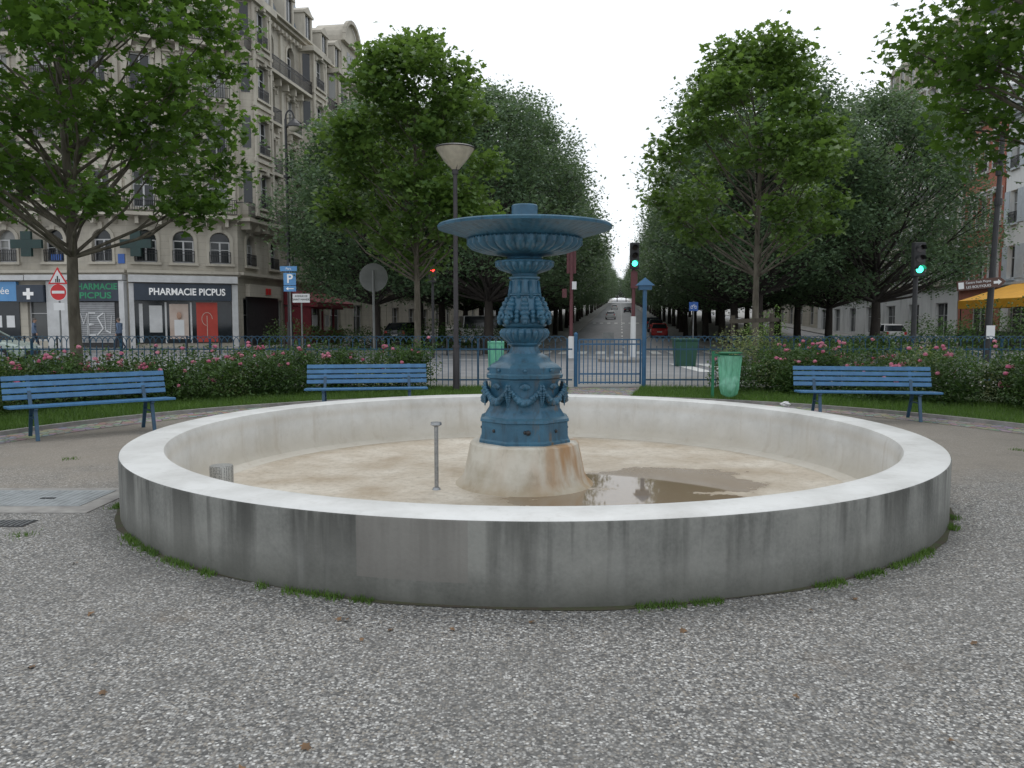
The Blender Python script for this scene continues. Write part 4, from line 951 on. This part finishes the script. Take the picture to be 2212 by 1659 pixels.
fobj('shop_fascia_side',f,[(L-6,L-.05,3.97,4.28,.02,.5),(L-.35,L-.03,0,3.93,.02,.4),(L-4.9,L-3.3,0,3.93,.02,.2),(L-12,L-6.1,3.97,4.27,.02,.45)],M['shopwhite'])
fobj('shop_sign_board_side',f,[(L-3.28,L-.37,2.75,3.92,.02,.3),(L-6.6,L-4.95,2.7,3.7,.02,.4)],M['navy'])
text('PHARMACIE',f.P(L-1.82,3.58,.31),.5,f.rz,M['text_green'],bA,sx=1.0,bold=.012); text('PICPUS',f.P(L-1.82,3.06,.31),.5,f.rz,M['text_green'],bA,sx=1.25,bold=.012)
mb=MB(); f.box(mb,L-5.95,L-5.75,2.85,3.5,.41,.43); f.box(mb,L-6.17,L-5.53,3.08,3.28,.411,.435); mb.obj('pharmacy_cross',[M['text_white']],bA)
fobj('roller_shutter_box',f,[(L-3.28,L-.37,0,2.73,.01,.06)],M['dark'])
fobj('roller_shutter',f,[(L-3.0,L-.8,.3+.12*k,.3+.12*k+.1,.07,.1) for k in range(20)],M['shutter'])
mb=MB(); rd=random.Random(4)
for x0,cs in enumerate((((0,0),(0,1),(.5,.5),(1,1),(1,0)),((1,1),(0,1),(0,.5),(.8,.5),(0,.45),(0,0),(1,0)),((1,1),(.1,.8),(.9,.3),(0,0)),((0,1),(.1,.2),(.8,.1),(1,.9)))):
    pv=None
    for u_,z_ in cs:
        q=f.P(L-2.9+x0*.5+u_*.42,.75+z_*1.3,.125)
        if pv: mb.bar(pv,q,.02,.07)
        pv=q
mb.obj('graffiti',[M['signwhite']],bA)
fobj('agency_front',f,[(L-12,L-6.7,2.75,3.9,.02,.25)],M['signlblue']); text('lavallée',f.P(L-8.0,3.35,.26),.6,f.rz,M['text_white'],bA)
fobj('agency_window',f,[(L-12,L-6.7,.4,2.7,.02,.06)],M['carglass']); fobj('agency_posters',f,[(L-11.5+k*.8,L-11+k*.8,1.2,1.9,.07,.09) for k in range(6)],M['signwhite'])
for fr_,u in((fs_[0],L-5.6),(fs_[1],.55)):
    mb=MB(); q=fr_.P(u,6.05,.7); X,Y,Z=q
    mb.box((X,Y,Z),(1.8,.2,.5)); mb.box((X,Y-.003,Z+.49),(.6,.2,.47)); mb.box((X,Y-.003,Z-.49),(.6,.2,.47)); mb.box((X,Y+.45,Z),(.08,.68,.08)); mb.obj('green_cross_sign',[M['green_d']],bA)
fobj('street_plaque',fs_[0],[(L-4.6,L-3.9,5.1,5.5,.02,.06)],M['signblue']); fobj('street_plaque',fs_[0],[(L-.5,L-.1,4.95,5.5,.02,.06)],M['signblue'])
f=fs_[2]; fobj('dark_shop_front',f,[(.8,5.2,0.05,3.1,.02,.1)],M['dark']); fobj('dark_shop_fascia',f,[(.8,5.2,3.12,3.9,.02,.3)],M['stoneA'])
fobj('shop_emblem',f,[(3.0,3.3,3.3,3.7,.31,.34),(3.4,3.7,3.3,3.7,.31,.34)],M['signred'])
mb=MB(); mb.add([f.P(6.2,3.8,.05),f.P(13.0,3.8,.05),f.P(13.1,2.9,2.6),f.P(6.0,2.9,2.6),f.P(13.1,2.55,2.6),f.P(6.0,2.55,2.6)],[(0,3,2,1),(3,5,4,2)]); mb.poly([f.P(6.2,3.8,.05),f.P(6.0,2.9,2.6),f.P(6.0,2.55,2.6),f.P(6.2,2.7,.05)]); mb.obj('restaurant_awning',[M['awning_red']],bA)
fobj('restaurant_front',f,[(6.2,12.5,0,.9,1.9,2.0),(6.2,6.35,0,2.7,1.88,2.02),(8.4,8.5,0,2.7,1.88,2.02),(10.5,10.6,0,2.7,1.88,2.02),(6.2,12.5,2.45,2.6,1.9,2.0),(6.2,6.3,0,2.6,.1,1.87)],M['awning_red'])
fobj('restaurant_panels',f,[(6.4,7.3,1.2,2.0,2.03,2.05),(8.7,9.4,1.2,2.0,2.03,2.05)],M['signwhite'])
foot_open=1
def avbuild(name,side,y0,y1,H,gf,nf,ncol,wm,balc=('long','small','small','small','long','small','small'),roofh=3.2,w=1.15,arch=False,bays=(),s0=24.2,tm=None,mans=True,sur=True):
    D=parts(); z0=gz(y0)
    if side<0: p,q=(ax(y0)-s0,y0),(ax(y1)-s0,y1); back=[(ax(y1)-s0-14,y1),(ax(y0)-s0-14,y0)]
    else: p,q=(ax(y1)+s0,y1),(ax(y0)+s0,y0); back=[(ax(y0)+s0+14,y0),(ax(y1)+s0+14,y1)]
    f=Fr(p,q); level(f,D,0,gf+z0,ncol//2 or 1,2.4,.4+z0,3.0+z0,False,None,surround=False); cornice(f,D,gf+z0,((.1,.1),(.15,.3)))
    fh=(H-gf)/nf; z=gf+z0
    for k in range(nf): level(f,D,z,z+fh,ncol,w,.5,min(2.6,fh-.65),arch and k==nf-1,balc[k%len(balc)] if k else None,ped=(k==2),surround=sur); z+=fh
    cornice(f,D,z,((.2,.15),(.18,.4),(.1,.6)))
    for u in bays: bay(f,D,u,3.0,gf+z0+.6,z-.2,.9,fh)
    if mans: mansard(f,D,z+.5,roofh,ncol)
    for u in (1.0,f.L-1.5):
        f.box(D['trim'],u,u+.9,z+.5,z+roofh+2.4,-5,-2.5)
        for k in range(3): D['roof'].cyl(f.P(u+.2+k*.25,z+roofh+2.4,-3.4),f.P(u+.2+k*.25,z+roofh+2.9,-3.4),.09,n=6)
    e=finish(name,D,wm,tm,[p,q]+back,z+.48); return e,f,z
e,f,z=avbuild('apartment_building',-1,62.1,79,21.2,4.3,5,6,M['stoneB'],bays=(3,13.6),arch=True,roofh=3.4)
mb=MB(); u=7.2; pts=[(u-2.2,z+.5),(u+2.2,z+.5),(u+2.2,z+3.6)]+[(u+1.9*math.cos(math.pi*k/12),z+3.6+1.9*math.sin(math.pi*k/12)) for k in range(13)]+[(u-2.2,z+3.6)]
n=len(pts); mb.add([f.P(a,b_,.12) for a,b_ in pts]+[f.P(a,b_,-2.4) for a,b_ in pts],[tuple(range(n)),tuple(range(n,2*n))[::-1]]+[(i,n+i,n+(i+1)%n,(i+1)%n) for i in range(n)])
f.box(mb,u-2.5,u+2.5,z+3.45,z+3.6,.13,.5); 
for k in range(12):
    a0=math.pi*k/12;a1=math.pi*(k+1)/12; mb.bar(f.P(u+2.0*math.cos(a0),z+3.6+2.0*math.sin(a0),.3),f.P(u+2.0*math.cos(a1),z+3.6+2.0*math.sin(a1),.3),.3,.3)
mb.obj('arched_pediment',[M['trimA']],e); mb=MB(); f.box(mb,u-.9,u-.1,z+1,z+3,.125,.14); f.box(mb,u+.1,u+.9,z+1,z+3,.125,.14); mb.obj('pediment_windows',[M['glass']],e)
avbuild('apartment_building',-1,79.2,98,20,4.2,5,7,M['stoneA']); avbuild('apartment_building',-1,98.2,135,21,4.2,5,12,M['stoneB'])
avbuild('apartment_building',-1,135.2,200,20,4.2,5,18,M['white_wall'])
avbuild('white_town_house',1,43,52.0,14.3,3.8,3,4,M['white_wall'],balc=('rail','rail','rail'),roofh=1.5,mans=False,tm=M['wshutter'],sur='shutters',w=1.0)
avbuild('brick_house',1,52.2,58.5,15,3.8,3,3,M['brick'],balc=('rail','rail','rail'),roofh=2,mans=True,tm=M['shopwhite'])
avbuild('apartment_building',1,58.7,76,21,4.2,5,7,M['white_wall'],roofh=4.2)
avbuild('apartment_building',1,76.2,100,15,4,3,9,M['white_wall'],balc=('rail','small','small')); avbuild('apartment_building',1,100.2,150,20,4,5,16,M['stoneB'],balc=('rail',)*5)
avbuild('apartment_building',1,60,80,27,4.2,7,7,M['stoneA'],s0=40,roofh=4)
f=Fr((ax(50)+24.0,50),(ax(41)+24.0,41)); e=empty('cafe_awning'); mb=MB()
mb.add([f.P(0,3.9,.05),f.P(9,3.9,.05),f.P(9.1,2.85,3.2),f.P(-.1,2.85,3.2),f.P(9.1,2.35,3.2),f.P(-.1,2.35,3.2)],[(0,3,2,1),(3,5,4,2)]); mb.poly([f.P(0,3.9,.05),f.P(-.1,2.85,3.2),f.P(-.1,2.35,3.2),f.P(0,2.4,.05)]); mb.obj('canvas',[M['awning_yel']],e)
mb=MB()
for k in range(5): mb.cyl(f.P(.1+k*2.2,0,3.1),f.P(.1+k*2.2,2.75,3.1),.04,n=6)
f.box(mb,0,9,.0,1.0,3.05,3.12); mb.obj('terrace_screen',[M['dark']],e)
# ---------------------------------------------------------------- pedestrians
def person(loc,rz):
    e=empty('pedestrian',loc,rz)
    J={'pel':((0,0,.95),(.15,.11)),'wst':((0,0,1.12),(.145,.1)),'chs':((0.02,0,1.35),(.17,.12)),'nck':((.03,0,1.49),(.055,.055)),
       'shL':((.02,.19,1.42),(.06,.06)),'elL':((-.08,.24,1.13),(.045,.045)),'wrL':((.04,.25,.90),(.03,.03)),
       'shR':((.02,-.19,1.42),(.06,.06)),'elR':((.02,-.25,1.13),(.045,.045)),'wrR':((.16,-.24,.93),(.03,.03)),
       'hiL':((0,0.09,.9),(.1,.1)),'knL':((.14,.1,.5),(.065,.065)),'anL':((.2,.1,.09),(.045,.045)),'toL':((.36,.11,.04),(.035,.03)),
       'hiR':((0,-.09,.9),(.1,.1)),'knR':((-.02,-.1,.5),(.065,.065)),'anR':((-.26,-.1,.14),(.045,.045)),'toR':((-.14,-.11,.04),(.035,.03))}
    E=[('pel','wst'),('wst','chs'),('chs','nck'),('chs','shL'),('shL','elL'),('elL','wrL'),('chs','shR'),('shR','elR'),('elR','wrR'),('pel','hiL'),('hiL','knL'),('knL','anL'),('anL','toL'),('pel','hiR'),('hiR','knR'),('knR','anR'),('anR','toR')]
    ks=list(J); me=bpy.data.meshes.new('body'); me.from_pydata([J[k][0] for k in ks],[(ks.index(a),ks.index(b_)) for a,b_ in E],[])
    o=bpy.data.objects.new('clothed_body',me); link(o,e); o.modifiers.new('s','SKIN'); 
    for i,k in enumerate(ks): me.skin_vertices[0].data[i].radius=J[k][1]
    me.skin_vertices[0].data[0].use_root=True
    sb=o.modifiers.new('u','SUBSURF'); sb.levels=1; sb.render_levels=2
    m,nt,b=newmat('clothes'); tc=N(nt,'ShaderNodeTexCoord'); sp=N(nt,'ShaderNodeSeparateXYZ'); nt.links.new(tc.outputs['Object'],sp.inputs[0])
    c=mixc(nt,mth(nt,'GREATER_THAN',sp.outputs[2],.9),(.035,.04,.055),(.12,.17,.26)); c=mixc(nt,mth(nt,'LESS_THAN',sp.outputs[2],.09),c,(.02,.02,.02)); nt.links.new(c,b.inputs['Base Color']); b.inputs['Roughness'].default_value=.85
    me.materials.append(m)
    mb=MB(); mb.blob((.05,0,1.62),(.095,.075,.12),0,14,10); mb.cyl((.03,0,1.46),(.04,0,1.56),.05,.048,10,0); mb.blob((.145,0,1.61),(.018,.013,.022),0); 
    for s_ in(-1,1):
        mb.blob((.04,s_*.077,1.61),(.018,.01,.028),0)
        w=J['wrL' if s_>0 else 'wrR'][0]; mb.blob((w[0]+.01,w[1],w[2]-.06),(.038,.016,.045),0,8,6)
        for k in range(4): mb.cyl((w[0]-.018+k*.019,w[1],w[2]-.09),(w[0]-.01+k*.02,w[1]-s_*.012,w[2]-.165+abs(k-1.5)*.008),.009,.007,6,0)
        mb.cyl((w[0]+.035,w[1],w[2]-.045),(w[0]+.062,w[1]-s_*.012,w[2]-.1),.01,.008,6,0)
        mb.blob((.133,s_*.03,1.635),(.008,.01,.007),2)
    mb.box((.138,0,1.565),(.01,.045,.008),2)
    mb.blob((.035,0,1.655),(.1,.084,.105),1,14,8,.02); 
    mb.obj('head_and_hands',[M['skin'],M['hair'],M['dark']],e,True)
person((-21.7,43.6,0),R(170)); person((-26.6,43.9,0),R(20))
# ---------------------------------------------------------------- world, sun, camera
w=bpy.data.worlds.new('World'); scene.world=w; w.use_nodes=True; nt=w.node_tree
bg=nt.nodes['Background']; sky=N(nt,'ShaderNodeTexSky',sky_type='NISHITA'); sky.sun_disc=False; sky.sun_elevation=R(58); sky.sun_rotation=R(10); sky.air_density=1.5; sky.dust_density=3
tc=N(nt,'ShaderNodeTexCoord'); cn=N(nt,'ShaderNodeTexNoise'); cn.inputs['Scale'].default_value=2.2; cn.inputs['Detail'].default_value=5; nt.links.new(tc.outputs['Generated'],cn.inputs['Vector'])
cloud=mixc(nt,mr(nt,cn.outputs['Fac'],.3,.7),(10.3,10.9,11.6),(12.2,12.7,13.2))
nt.links.new(mixc(nt,.9,sky.outputs[0],cloud),bg.inputs[0]); bg.inputs[1].default_value=.1
sl=bpy.data.lights.new('sun','SUN'); sl.energy=.65; sl.angle=R(25); sl.color=(1,.98,.95); so=bpy.data.objects.new('sun',sl); so.rotation_euler=(R(-32),0,R(-10)); link(so)
cam=bpy.data.cameras.new('camera'); co=bpy.data.objects.new('camera',cam); co.location=(0,0,1.55); co.rotation_euler=(R(90-4.54),0,0); cam.sensor_width=36; cam.lens=27.67; cam.clip_end=3000; cam.clip_start=.05; link(co); scene.camera=co
scene.view_settings.view_transform='Standard'; scene.view_settings.look='None'; scene.view_settings.exposure=0
